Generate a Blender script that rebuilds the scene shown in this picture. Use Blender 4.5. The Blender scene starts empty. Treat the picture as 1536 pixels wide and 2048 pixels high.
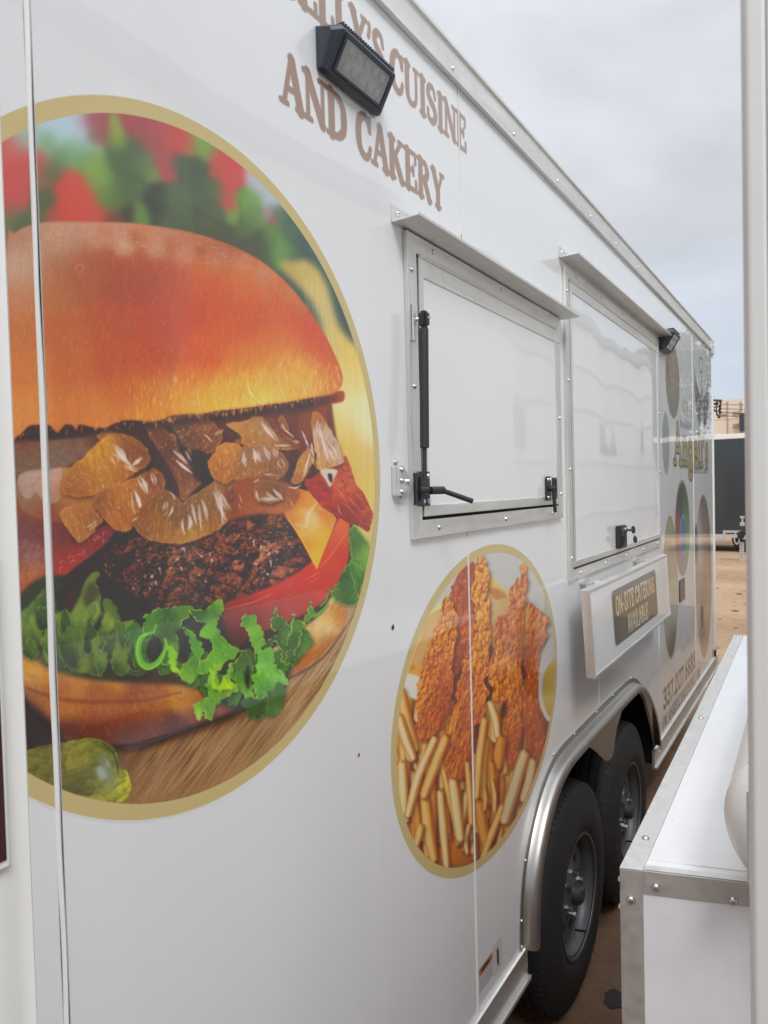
import bpy, bmesh, math, random
import numpy as np
from mathutils import Vector, Matrix
random.seed(4)
SC = bpy.context.scene
COL = SC.collection
# ================================================================ camera, world, sun, exposure
CAM_X, CAM_H = .78, 1.85                       # metres out from the trailer's side, eye height
FPX, YAW, PITCH, ROLL = 1480.0, .545910963, -.0311669715, -.0255628865   # focal length in pixels of a 1536x2048 frame
def cam_axes():
    ca, sa, cp, sp = math.cos(YAW), math.sin(YAW), math.cos(PITCH), math.sin(PITCH)
    f = np.array([-sa * cp, ca * cp, sp]); r = np.array([ca, sa, 0.0]); u = np.cross(r, f)
    cr, sr = math.cos(ROLL), math.sin(ROLL)
    return cr * r + sr * u, -sr * r + cr * u, f
RT, UP, FW = cam_axes()
cd = bpy.data.cameras.new('camera'); cam = bpy.data.objects.new('camera', cd); COL.objects.link(cam); SC.camera = cam
cd.sensor_fit = 'VERTICAL'; cd.sensor_height = 36; cd.lens = FPX / 2048 * 36; cd.clip_start = .02; cd.clip_end = 900
cam.matrix_world = Matrix(((RT[0], UP[0], -FW[0], CAM_X), (RT[1], UP[1], -FW[1], 0), (RT[2], UP[2], -FW[2], CAM_H), (0, 0, 0, 1)))
cd.dof.use_dof = True; cd.dof.focus_distance = 1.7; cd.dof.aperture_fstop = 11
SUN_EL, SUN_AZ = math.radians(50), math.radians(135)      # azimuth measured from +Y towards +X
w = bpy.data.worlds.new('World'); SC.world = w; w.use_nodes = True
nt = w.node_tree; N = nt.nodes; L = nt.links; N.clear()
sky = N.new('ShaderNodeTexSky'); sky.sky_type = 'NISHITA'; sky.sun_disc = False; sky.sun_elevation = SUN_EL; sky.sun_rotation = SUN_AZ
b1 = N.new('ShaderNodeBackground'); b1.inputs[1].default_value = .1; L.new(sky.outputs[0], b1.inputs[0])
tc = N.new('ShaderNodeTexCoord'); sep = N.new('ShaderNodeSeparateXYZ'); L.new(tc.outputs['Generated'], sep.inputs[0])
ramp = N.new('ShaderNodeValToRGB'); L.new(sep.outputs[2], ramp.inputs[0]); e = ramp.color_ramp.elements   # high cloud: pale blue low down, brighter overhead
e[0].position = 0.0; e[0].color = (.60, .67, .775, 1); e[1].position = 1.0; e[1].color = (1.55, 1.68, 1.82, 1)
for p, c in ((.12, (.585, .645, .745, 1)), (.3, (.615, .632, .665, 1)), (.5, (.76, .78, .815, 1)), (.7, (1.1, 1.15, 1.22, 1))):
    q = e.new(p); q.color = c
mp = N.new('ShaderNodeMapping'); mp.inputs['Scale'].default_value = (1.3, 1.3, 3.2); L.new(tc.outputs['Generated'], mp.inputs[0])
nz = N.new('ShaderNodeTexNoise'); nz.inputs['Scale'].default_value = 2.1; nz.inputs['Detail'].default_value = 5; nz.inputs['Roughness'].default_value = .52; nz.inputs['Distortion'].default_value = .35; L.new(mp.outputs[0], nz.inputs[0])
mr = N.new('ShaderNodeMapRange'); mr.inputs[1].default_value = .3; mr.inputs[2].default_value = .7; mr.inputs[3].default_value = .86; mr.inputs[4].default_value = 1.16; L.new(nz.outputs[0], mr.inputs[0])
mx = N.new('ShaderNodeVectorMath'); mx.operation = 'SCALE'; L.new(ramp.outputs[0], mx.inputs[0]); L.new(mr.outputs[0], mx.inputs['Scale'])
b2 = N.new('ShaderNodeBackground'); b2.inputs[1].default_value = .95; L.new(mx.outputs[0], b2.inputs[0])
ms = N.new('ShaderNodeMixShader'); ms.inputs[0].default_value = .88; L.new(b1.outputs[0], ms.inputs[1]); L.new(b2.outputs[0], ms.inputs[2])
wo = N.new('ShaderNodeOutputWorld'); L.new(ms.outputs[0], wo.inputs[0])
sd = bpy.data.lights.new('sun', 'SUN'); sd.energy = 1.65; sd.angle = math.radians(22); sd.color = (.96, .98, 1)
so = bpy.data.objects.new('sun', sd); COL.objects.link(so)
sv = Vector((math.sin(SUN_AZ) * math.cos(SUN_EL), math.cos(SUN_AZ) * math.cos(SUN_EL), math.sin(SUN_EL))); so.rotation_euler = sv.to_track_quat('Z', 'Y').to_euler()
SC.view_settings.view_transform = 'Standard'; SC.view_settings.look = 'None'; SC.view_settings.gamma = 1; SC.view_settings.exposure = 0.26; SC.view_settings.use_curve_mapping = False
SC.render.engine = 'CYCLES'; SC.cycles.max_bounces = 6; SC.cycles.glossy_bounces = 4; SC.cycles.use_denoising = True

# ================================================================ measuring: a pixel of the photograph to a point of the place
def ray(p): return (p[0] - 768) * RT - (p[1] - 1024) * UP + FPX * FW
def at_x(p, X=0.0):
    d = ray(p); t = (X - CAM_X) / d[0]; return t * d[1], CAM_H + t * d[2]
def at_z(p, z):
    d = ray(p); t = (z - CAM_H) / d[2]; return CAM_X + t * d[0], t * d[1]
def at_y(p, Y):
    d = ray(p); t = Y / d[1]; return CAM_X + t * d[0], CAM_H + t * d[2]
def wall_to_px(Y, Z):
    v = [-CAM_X, Y, Z - CAM_H]; z = v[0] * FW[0] + v[1] * FW[1] + v[2] * FW[2]
    return 768 + FPX * (v[0] * RT[0] + v[1] * RT[1] + v[2] * RT[2]) / z, 1024 - FPX * (v[0] * UP[0] + v[1] * UP[1] + v[2] * UP[2]) / z

# ================================================================ materials
def mat(name, col, rough=.5, metal=0.0, coat=0.0, crough=.03, wave=0.0, grain=0.0, gscale=40, gstretch=(1, 1, 1), dirt=0.0, dscale=3, dcol=None, micro=0.0, mscale=400, spec=.5, img=None, cior=1.5, alpha=False, dst=(1, 1, .6)):
    m = bpy.data.materials.new(name); m.use_nodes = True; nt = m.node_tree; N = nt.nodes; L = nt.links; b = N['Principled BSDF']
    b.inputs['Base Color'].default_value = (*col, 1); b.inputs['Roughness'].default_value = rough; b.inputs['Metallic'].default_value = metal
    b.inputs['Coat Weight'].default_value = coat; b.inputs['Coat Roughness'].default_value = crough; b.inputs['Coat IOR'].default_value = cior; b.inputs['Specular IOR Level'].default_value = spec
    geo = N.new('ShaderNodeNewGeometry'); P = geo.outputs['Position']
    def noise(sc, st=(1, 1, 1), det=3, rg=.5):
        mp = N.new('ShaderNodeMapping'); mp.inputs['Scale'].default_value = st; L.new(P, mp.inputs[0])
        n = N.new('ShaderNodeTexNoise'); n.inputs['Scale'].default_value = sc; n.inputs['Detail'].default_value = det; n.inputs['Roughness'].default_value = rg; L.new(mp.outputs[0], n.inputs[0]); return n.outputs[0]
    def rng(s, a, b_, c, d):
        r = N.new('ShaderNodeMapRange'); r.inputs[1].default_value = a; r.inputs[2].default_value = b_; r.inputs[3].default_value = c; r.inputs[4].default_value = d; L.new(s, r.inputs[0]); return r.outputs[0]
    src = None
    if img is not None:
        t = N.new('ShaderNodeTexImage'); t.image = img; t.extension = 'EXTEND'; src = t.outputs[0]
    else:
        c = N.new('ShaderNodeRGB'); c.outputs[0].default_value = (*col, 1); src = c.outputs[0]
    if grain:
        v = N.new('ShaderNodeVectorMath'); v.operation = 'SCALE'; L.new(src, v.inputs[0]); L.new(rng(noise(gscale, gstretch, 4, .6), .3, .7, 1 - grain, 1 + grain), v.inputs['Scale']); src = v.outputs[0]
        L.new(rng(noise(gscale, gstretch, 4, .6), .3, .7, max(.02, rough * .8), min(1, rough * 1.25)), b.inputs['Roughness'])
    if dirt:
        x = N.new('ShaderNodeMix'); x.data_type = 'RGBA'; L.new(src, x.inputs[6]); x.inputs[7].default_value = (*(dcol or (.2, .16, .12)), 1)
        L.new(rng(noise(dscale, dst, 6, .65), .5, .8, 0, dirt), x.inputs[0]); src = x.outputs[2]
    L.new(src, b.inputs['Base Color'])
    if alpha: L.new(t.outputs[1], b.inputs['Alpha'])
    if wave:
        bp = N.new('ShaderNodeBump'); bp.inputs['Strength'].default_value = 1; bp.inputs['Distance'].default_value = wave; L.new(noise(1.5, (1, 1.5, .9), 1, .3), bp.inputs['Height'])
        if coat: L.new(bp.outputs[0], b.inputs['Coat Normal'])
        L.new(bp.outputs[0], b.inputs['Normal'])
    elif micro:
        bp = N.new('ShaderNodeBump'); bp.inputs['Strength'].default_value = .5; bp.inputs['Distance'].default_value = micro; L.new(noise(mscale, gstretch if grain else (1, 1, 1), 4), bp.inputs['Height']); L.new(bp.outputs[0], b.inputs['Normal'])
    return m
WHITE = (.80, .80, .80)
def paint(name, img=None, alpha=False): return mat(name, WHITE, .32, coat=1.0, crough=.018, wave=.0055, img=img, alpha=alpha, cior=1.52, dirt=.10, dscale=5, dst=(1, 1, .10), dcol=(.5, .48, .44))
M_PAINT = paint('gloss_white_panel')
M_ALU = mat('brushed_aluminium', (.80, .79, .76), .40, .85, grain=.10, gscale=30, gstretch=(1, .08, 1), micro=.0004, mscale=160, dirt=.25, dscale=9, dcol=(.42, .40, .36))
M_ALUV = mat('aluminium_upright', (.80, .79, .76), .40, .85, grain=.10, gscale=30, gstretch=(1, 1, .08), micro=.0004, mscale=160, dirt=.2, dscale=9, dcol=(.42, .40, .36))
M_STEEL = mat('zinc_screw', (.66, .66, .68), .22, 1.0)
M_DARKGAP = mat('dark_gap', (.012, .012, .013), .9)
M_BLACK = mat('black_powder_coat', (.022, .024, .026), .38, grain=.15, gscale=200)
M_PLASTIC = mat('black_strut', (.022, .026, .028), .5)
M_NAVY = mat('lamp_housing', (.030, .039, .055), .34, grain=.12, gscale=260)
M_LENS = mat('lamp_lens', (.34, .36, .36), .12, coat=.6, grain=.2, gscale=22)
M_RUBBER = mat('tyre_rubber', (.016, .0155, .0155), .75, grain=.25, gscale=60, dirt=.35, dscale=14, dcol=(.06, .05, .042))
M_RIM = mat('rim_paint', (.13, .135, .14), .45, .5, dirt=.45, dscale=16, dcol=(.10, .09, .08))
M_SEAL = mat('white_sealant', (.78, .77, .74), .5)
M_SOFTWHITE = mat('white_enamel', (.88, .87, .83), .42, coat=.25, crough=.2, dirt=.08, dscale=7, dcol=(.5, .45, .38))
M_BOX = mat('white_box_sheet', (.90, .88, .88), .4, coat=.35, crough=.12, dirt=.3, dscale=11, dcol=(.55, .53, .5))
M_UNDER = mat('chassis_black', (.015, .014, .014), .8)

# ================================================================ mesh building
class MB:
    def __init__(s): s.v = []; s.f = []
    def add(s, V, F):
        o = len(s.v); s.v += [tuple(map(float, p)) for p in V]; s.f += [tuple(i + o for i in f) for f in F]; return s
    def box(s, x0, x1, y0, y1, z0, z1, b=0.0):
        if b <= 0:
            return s.add([(x, y, z) for x in (x0, x1) for y in (y0, y1) for z in (z0, z1)], [(0, 1, 3, 2), (4, 6, 7, 5), (0, 4, 5, 1), (2, 3, 7, 6), (0, 2, 6, 4), (1, 5, 7, 3)])
        bm = bmesh.new(); bmesh.ops.create_cube(bm, size=1)
        for v in bm.verts: v.co = Vector(((x0 + x1) / 2 + v.co.x * (x1 - x0), (y0 + y1) / 2 + v.co.y * (y1 - y0), (z0 + z1) / 2 + v.co.z * (z1 - z0)))
        bmesh.ops.bevel(bm, geom=bm.edges[:], offset=b, segments=2, affect='EDGES'); bm.verts.ensure_lookup_table()
        s.add([v.co for v in bm.verts], [[v.index for v in f.verts] for f in bm.faces]); bm.free(); return s
    def prism(s, pts, a, b, axis='x'):
        """closed 2D outline (other two axes in order) swept from a to b"""
        def P(p, t): return {'x': (t, p[0], p[1]), 'y': (p[0], t, p[1]), 'z': (p[0], p[1], t)}[axis]
        n = len(pts); return s.add([P(p, a) for p in pts] + [P(p, b) for p in pts], [tuple(range(n)), tuple(range(2 * n - 1, n - 1, -1))] + [(i, (i + 1) % n, (i + 1) % n + n, i + n) for i in range(n)])
    def cyl(s, p, q, r, n=12, r2=None, caps=True):
        p, q = Vector(p), Vector(q); d = (q - p).normalized(); a = d.orthogonal().normalized(); c = d.cross(a); r2 = r if r2 is None else r2
        V = [p + r * (math.cos(t) * a + math.sin(t) * c) for t in [2 * math.pi * i / n for i in range(n)]] + [q + r2 * (math.cos(t) * a + math.sin(t) * c) for t in [2 * math.pi * i / n for i in range(n)]]
        F = [(i, (i + 1) % n, (i + 1) % n + n, i + n) for i in range(n)]
        if caps: F += [tuple(range(n - 1, -1, -1)), tuple(range(n, 2 * n))]
        return s.add(V, F)
    def tube(s, pts, r, n=10):
        for a, b in zip(pts[:-1], pts[1:]): s.cyl(a, b, r, n)
        return s
    def lathe(s, prof, c, n=48, axis='x', close=False, holes=None):
        """prof: (distance along the axis, radius)"""
        V = []; m = len(prof)
        for i in range(n):
            t = 2 * math.pi * i / n
            for (d, r) in prof:
                a, b = r * math.cos(t), r * math.sin(t)
                V.append({'x': (c[0] + d, c[1] + a, c[2] + b), 'y': (c[0] + a, c[1] + d, c[2] + b), 'z': (c[0] + a, c[1] + b, c[2] + d)}[axis])
        F = []
        for i in range(n):
            j = (i + 1) % n
            for k in range(m if close else m - 1):
                l = (k + 1) % m; F.append((i * m + k, j * m + k, j * m + l, i * m + l))
        return s.add(V, F)
    def dome(s, c, r, h, ax=(1, 0, 0), n=10):
        a = Vector(ax).normalized(); u = a.orthogonal().normalized(); w_ = a.cross(u); V = []; c = Vector(c)
        for k in range(3):
            t = k * math.pi / 6
            V += [c + a * h * math.sin(t) + r * math.cos(t) * (math.cos(q) * u + math.sin(q) * w_) for q in [2 * math.pi * i / n for i in range(n)]]
        V.append(c + a * h); F = [(k * n + i, k * n + (i + 1) % n, (k + 1) * n + (i + 1) % n, (k + 1) * n + i) for k in range(2) for i in range(n)] + [(2 * n + i, 2 * n + (i + 1) % n, 3 * n) for i in range(n)]
        return s.add(V, F)
    def mesh(s, name, m, smooth=False, bevel=0):
        me = bpy.data.meshes.new(name); me.from_pydata(s.v, [], s.f); bm = bmesh.new(); bm.from_mesh(me); bmesh.ops.recalc_face_normals(bm, faces=bm.faces); bm.to_mesh(me); bm.free()
        if m: me.materials.append(m)
        if smooth:
            me.polygons.foreach_set('use_smooth', [True] * len(me.polygons))
            try: me.set_sharp_from_angle(angle=math.radians(38))
            except Exception: pass
        return me
    def build(s, name, m, parent=None, smooth=False, bevel=0, **kw):
        o = bpy.data.objects.new(name, s.mesh(name, m, smooth)); COL.objects.link(o)
        if parent is not None: o.parent = parent; o.matrix_parent_inverse = Matrix.Translation(-root_loc(parent))
        if bevel:
            bv = o.modifiers.new('bevel', 'BEVEL'); bv.width = bevel; bv.segments = 2; bv.limit_method = 'ANGLE'
        for k, v in kw.items(): o[k] = v
        return o
def root_loc(o):
    return o.location.copy() if o.parent is None else Vector((0, 0, 0))      # parts keep the world's origin, things stand at their base
def thing(name, label, cat, loc=(0, 0, 0), group=None):
    o = bpy.data.objects.new(name, None); o.location = loc; o.empty_display_size = .1; COL.objects.link(o); o['label'] = label; o['category'] = cat
    if group: o['group'] = group
    return o
def tag(o, label, cat, group=None):
    o['label'] = label; o['category'] = cat
    if group: o['group'] = group
    return o
def inst(me, name, parent, loc=(0, 0, 0), rot=(0, 0, 0), **kw):
    o = bpy.data.objects.new(name, me); COL.objects.link(o); o.parent = parent; o.matrix_parent_inverse = Matrix.Translation(-root_loc(parent)); o.location = loc; o.rotation_euler = rot
    for k, v in kw.items(): o[k] = v
    return o
SCREW = MB().cyl((0, 0, 0), (.0012, 0, 0), .0062, 12).dome((.0012, 0, 0), .0052, .0038, n=12).mesh('screw', M_STEEL, True)
RIVET = MB().cyl((0, 0, 0), (.001, 0, 0), .0058, 10).dome((.001, 0, 0), .0046, .003).mesh('rivet', M_ALU, True)
# ---------------------------------------------------------------- print painter (numpy)
class Art:
    def __init__(s, x0, y0, w, h, seed=1, base=(200, 200, 200)):
        s.x0, s.y0, s.w, s.h = x0, y0, w, h
        s.im = np.empty((h, w, 3), np.float32); s.im[:] = np.array(base, np.float32)
        s.rg = np.random.default_rng(seed)
    def blurm(s, m, sg):
        if sg <= 0: return m
        r = max(1, int(sg * 2.6)); k = np.exp(-0.5 * (np.arange(-r, r + 1) / sg) ** 2); k /= k.sum()
        p = np.pad(m, ((r, r), (0, 0)), mode='edge'); o = np.zeros_like(m)
        for i, kk in enumerate(k): o += kk * p[i:i + m.shape[0]]
        p = np.pad(o, ((0, 0), (r, r)), mode='edge'); o = np.zeros_like(m)
        for i, kk in enumerate(k): o += kk * p[:, i:i + m.shape[1]]
        return o
    def curve(s, P, n=5):
        P = np.array(P, float); N = len(P); o = []
        for i in range(N):
            a, b, c, d = P[i - 1], P[i], P[(i + 1) % N], P[(i + 2) % N]
            for t in np.linspace(0, 1, n, endpoint=False):
                o.append(.5 * ((2 * b) + (c - a) * t + (2 * a - 5 * b + 4 * c - d) * t * t + (3 * b - a - 3 * c + d) * t ** 3))
        return np.array(o)
    def frilly(s, P, amp, wl, seed):
        c = s.curve(P, 9); r = np.random.default_rng(seed); n = len(c); d = np.roll(c, -1, 0) - np.roll(c, 1, 0); L_ = np.cumsum(np.hypot(d[:, 0], d[:, 1]) / 2); nn = np.c_[d[:, 1], -d[:, 0]] / (np.hypot(d[:, 0], d[:, 1])[:, None] + 1e-6)
        T = r.normal(size=64); u = L_ / wl; i = u.astype(int); f = u - i; h = T[i & 63] * (1 - f) + T[(i + 1) & 63] * f; u = L_ / wl * 2.3; i = u.astype(int); f = u - i; h = h + .5 * (T[(i + 9) & 63] * (1 - f) + T[(i + 10) & 63] * f)
        return c + nn * (h * amp)[:, None]
    def mask(s, P, smooth=True, blur=0.0):
        P = s.curve(P) if smooth else np.array(P, float)
        P = P - [s.x0, s.y0]; mg = int(blur * 3) + 3
        bx0 = max(0, int(P[:, 0].min()) - mg); bx1 = min(s.w, int(P[:, 0].max()) + mg + 1)
        by0 = max(0, int(P[:, 1].min()) - mg); by1 = min(s.h, int(P[:, 1].max()) + mg + 1)
        if bx1 <= bx0 or by1 <= by0: return None
        W, H, SS = bx1 - bx0, by1 - by0, 4
        acc = np.zeros((H * SS, W + 2), np.float32); Q = P - [bx0, by0]; Q = Q * [1, SS]
        for i in range(len(Q)):
            (x1, y1), (x2, y2) = Q[i - 1], Q[i]
            if y1 == y2: continue
            d = 1.0
            if y1 > y2: x1, y1, x2, y2, d = x2, y2, x1, y1, -1.0
            r0 = max(0, int(np.ceil(y1 - .5))); r1 = min(H * SS - 1, int(np.ceil(y2 - .5)) - 1)
            if r1 < r0: continue
            rr = np.arange(r0, r1 + 1); xx = np.clip(x1 + (rr + .5 - y1) * (x2 - x1) / (y2 - y1), 0, W)
            f = np.floor(xx).astype(int); fr = xx - f
            np.add.at(acc, (rr, f), d * (1 - fr)); np.add.at(acc, (rr, f + 1), d * fr)
        m = np.clip(np.abs(np.cumsum(acc, 1))[:, :W], 0, 1).reshape(H, SS, W).mean(1)
        return (by0, bx0, s.blurm(m.astype(np.float32), blur))
    def put(s, M, col, a=1.0):
        if M is None: return
        y, x, m = M; H, W = m.shape; v = s.im[y:y + H, x:x + W]; m3 = (m * a)[..., None]
        if isinstance(col, np.ndarray) and col.ndim == 3: c = col
        else: c = np.array(col, np.float32)
        v += (c - v) * m3
    def field(s, y, x, H, W, S, sg):
        st = 4; yy, xx = np.mgrid[y:y + H + st:st, x:x + W + st:st].astype(np.float32); yy += s.y0; xx += s.x0
        A = np.zeros(yy.shape + (3,), np.float32); B = np.zeros(yy.shape, np.float32) + 1e-9
        for q in S:
            g = q[3] if len(q) > 3 else sg
            w = np.exp(-((xx - q[0]) ** 2 + (yy - q[1]) ** 2) / (2 * g * g)) + 1e-6 / (1 + ((xx - q[0]) ** 2 + (yy - q[1]) ** 2) / 900) ** 2
            A += w[..., None] * np.array(q[2], np.float32); B += w
        A /= B[..., None]
        ys = np.arange(H) / st; xs = np.arange(W) / st; yi = ys.astype(int); xi = xs.astype(int)
        fy = (ys - yi)[:, None, None]; fx = (xs - xi)[None, :, None]
        a = A[yi][:, xi] * (1 - fx) + A[yi][:, xi + 1] * fx; b = A[yi + 1][:, xi] * (1 - fx) + A[yi + 1][:, xi + 1] * fx
        return (a * (1 - fy) + b * fy).astype(np.float32)
    def noise(s, sx, sy, ang=0.0, oct=3, seed=0, shape=None, off=(0, 0)):
        H, W = shape or (s.h, s.w); r = np.random.default_rng(seed); yy, xx = np.mgrid[0:H, 0:W].astype(np.float32)
        yy += off[0]; xx += off[1]; ca, sa = np.cos(ang), np.sin(ang); u = (xx * ca + yy * sa) / sx; v = (-xx * sa + yy * ca) / sy
        o = np.zeros((H, W), np.float32); am = 1.0; tot = 0
        for k in range(oct):
            T = r.random((128, 128)).astype(np.float32)
            ui = np.floor(u).astype(int); vi = np.floor(v).astype(int); fu = u - ui; fv = v - vi
            fu = fu * fu * (3 - 2 * fu); fv = fv * fv * (3 - 2 * fv)
            ui &= 127; vi &= 127; u1 = (ui + 1) & 127; v1 = (vi + 1) & 127
            o += am * ((T[vi, ui] * (1 - fu) + T[vi, u1] * fu) * (1 - fv) + (T[v1, ui] * (1 - fu) + T[v1, u1] * fu) * fv)
            tot += am; am *= .5; u = u * 2.03 + 7.1; v = v * 2.03 + 3.3
        return o / tot * 2 - 1
    def cells(s, sx, sy, ang, seed, shape, off=(0, 0), warp=.6):
        H, W = shape; r = np.random.default_rng(seed); yy, xx = np.mgrid[0:H, 0:W].astype(np.float32)
        yy += off[0]; xx += off[1]; ca, sa = np.cos(ang), np.sin(ang); u = (xx * ca + yy * sa) / sx; v = (-xx * sa + yy * ca) / sy
        u = u + warp * s.noise(sx * 2, sy * 2, ang, 3, seed + 5, shape, off); v = v + warp * s.noise(sx * 2, sy * 2, ang, 3, seed + 6, shape, off)
        T = r.random((64, 64, 3)).astype(np.float32); ui = np.floor(u).astype(int); vi = np.floor(v).astype(int)
        F1 = np.full((H, W), 9., np.float32); F2 = F1.copy(); ID = np.zeros((H, W), np.float32); DU = F1 * 0; DV = F1 * 0
        for a in (-1, 0, 1):
            for b in (-1, 0, 1):
                t = T[(vi + a) & 63, (ui + b) & 63]; du = u - (ui + b + t[..., 0]); dv = v - (vi + a + t[..., 1]); d = np.sqrt(du ** 2 + dv ** 2)
                n = d < F1; F2 = np.where(n, F1, np.minimum(F2, d)); ID = np.where(n, t[..., 2], ID); DU = np.where(n, du, DU); DV = np.where(n, dv, DV); F1 = np.where(n, d, F1)
        return F2 - F1, ID, DU, DV, F1
    def poly(s, P, col, a=1.0, blur=.6, smooth=True, S=None, sg=30, tex=0, tx=(3, 9), ta=0.0, seed=0, edge=None):
        M = s.mask(P, smooth, blur)
        if M is None: return
        y, x, m = M; H, W = m.shape
        c = s.field(y, x, H, W, S, sg) if S else np.broadcast_to(np.array(col, np.float32), (H, W, 3)).copy()
        if tex: c = c * (1 + tex * s.noise(tx[0], tx[1], ta, 3, seed, (H, W), (y, x)))[..., None]
        if edge:                                   # darker or lighter rim
            ew, ec, ea = edge; e = m * (1 - s.blurm(m, ew)) * 2 * ea; c = c + (np.array(ec, np.float32) - c) * np.clip(e, 0, 1)[..., None]
        s.put((y, x, m), c, a)
        return M
    def line(s, P, w, col, a=1.0, blur=.5, smooth=True):
        P = np.array(P, float)
        if smooth and len(P) > 2:
            Q = np.vstack([2 * P[0] - P[1], P, 2 * P[-1] - P[-2]]); o = []
            for i in range(1, len(Q) - 2):
                A, B, C, D = Q[i - 1], Q[i], Q[i + 1], Q[i + 2]
                for t in np.linspace(0, 1, 7, endpoint=False): o.append(.5 * ((2 * B) + (C - A) * t + (2 * A - 5 * B + 4 * C - D) * t * t + (3 * B - A - 3 * C + D) * t ** 3))
            P = np.array(o + [P[-1]])
        n = len(P); ws = np.interp(np.linspace(0, 1, n), np.linspace(0, 1, len(w)), w) if hasattr(w, '__len__') else np.full(n, float(w))
        P = P - [s.x0, s.y0]; mg = ws.max() / 2 + blur * 3 + 2
        bx0 = max(0, int(P[:, 0].min() - mg)); bx1 = min(s.w, int(P[:, 0].max() + mg) + 1); by0 = max(0, int(P[:, 1].min() - mg)); by1 = min(s.h, int(P[:, 1].max() + mg) + 1)
        if bx1 <= bx0 or by1 <= by0: return
        yy, xx = np.mgrid[by0:by1, bx0:bx1].astype(np.float32); best = np.full(yy.shape, 1e3, np.float32)
        for i in range(n - 1):
            ax, ay = P[i]; dx, dy = P[i + 1] - P[i]; L = dx * dx + dy * dy + 1e-9
            t = np.clip(((xx - ax) * dx + (yy - ay) * dy) / L, 0, 1)
            d = np.hypot(xx - ax - t * dx, yy - ay - t * dy) - (ws[i] + (ws[i + 1] - ws[i]) * t) / 2
            best = np.minimum(best, d)
        m = np.clip(.5 - best / (1 + blur * 1.5), 0, 1)
        s.put((by0, bx0, m), col, a)
    def streaks(s, M, n, L, ang, w, cols, a=.5, blur=.4, jit=.25, dens=None, bd=.12):
        """short strokes scattered inside a mask"""
        y, x, m = M; H, W = m.shape; k = 0; tries = 0
        while k < n and tries < n * 12:
            tries += 1; i = s.rg.integers(H); j = s.rg.integers(W)
            if m[i, j] < .9: continue
            if dens is not None and s.rg.random() > dens(x + j + s.x0, y + i + s.y0): continue
            l = L * (.4 + s.rg.random()); t = ang + s.rg.normal() * jit; px = x + j + s.x0; py = y + i + s.y0
            c = np.array(cols[s.rg.integers(len(cols))], float); k += 1
            bend = s.rg.normal() * l * bd
            s.line([(px, py), (px + l / 2 * math.cos(t) - bend * math.sin(t), py + l / 2 * math.sin(t) + bend * math.cos(t)), (px + l * math.cos(t), py + l * math.sin(t))],
                   [w * .4, w * (.6 + .6 * s.rg.random()), w * .3], c, a * (.5 + .5 * s.rg.random()), blur, smooth=False)
    def crust(s, P, S, sg, cell, ang, seed, blur=1.0, amp=1.0, light=(-.6, -.7), dark=(70, 30, 18), jag=2.5, warp=1.1, crease=.4, fb=.42):
        """lumpy fried or seared surface: warped cells, lit from the upper left, dark in the creases"""
        M = s.mask(P, True, blur)
        if M is None: return
        y, x, m = M; H, W = m.shape; c = s.field(y, x, H, W, S, sg)
        m = np.clip((m - .5) * 3 + .5 + .9 * s.noise(jag * 2, jag * 2, 0, 2, seed + 9, (H, W), (y, x)) * (m > .02) * (m < .98), 0, 1)
        h = 0
        for k, (f, wt) in enumerate(((1, 1.), (.5, .6), (.27, .35))):
            d, idc, du, dv, f1 = s.cells(cell[0] * f, cell[1] * f, ang, seed + k * 11, (H, W), (y, x), warp)
            g = (du * light[0] * np.cos(ang) - dv * light[0] * np.sin(ang) + du * light[1] * np.sin(ang) + dv * light[1] * np.cos(ang))
            h = h + wt * (g * .9 + (idc - .5) * .5 - crease * np.exp(-d * 5) + .05)
        nb = s.noise(cell[0] * .8, cell[1] * .8, ang, 4, seed + 70, (H + 2, W + 2), (y, x)); h = h + fb * ((nb[2:, 1:-1] - nb[:-2, 1:-1]) * 1.2 + (nb[1:-1, 2:] - nb[1:-1, :-2]) * 1.0) * min(cell) * .45 + .35 * s.noise(cell[0] * 2.2, cell[1] * 2.2, ang, 2, seed + 71, (H, W), (y, x))
        h = s.blurm(h, .7) * amp
        L = np.clip(h, -1, 1)[..., None]
        hi = np.clip(c * 1.28 + 26, 0, 255); lo = np.array(dark, np.float32)
        c = np.where(L > 0, c + (hi - c) * L * .8, c + (lo - c) * (-L) * .85)
        s.put((y, x, m), c.astype(np.float32)); return (y, x, m)

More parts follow.
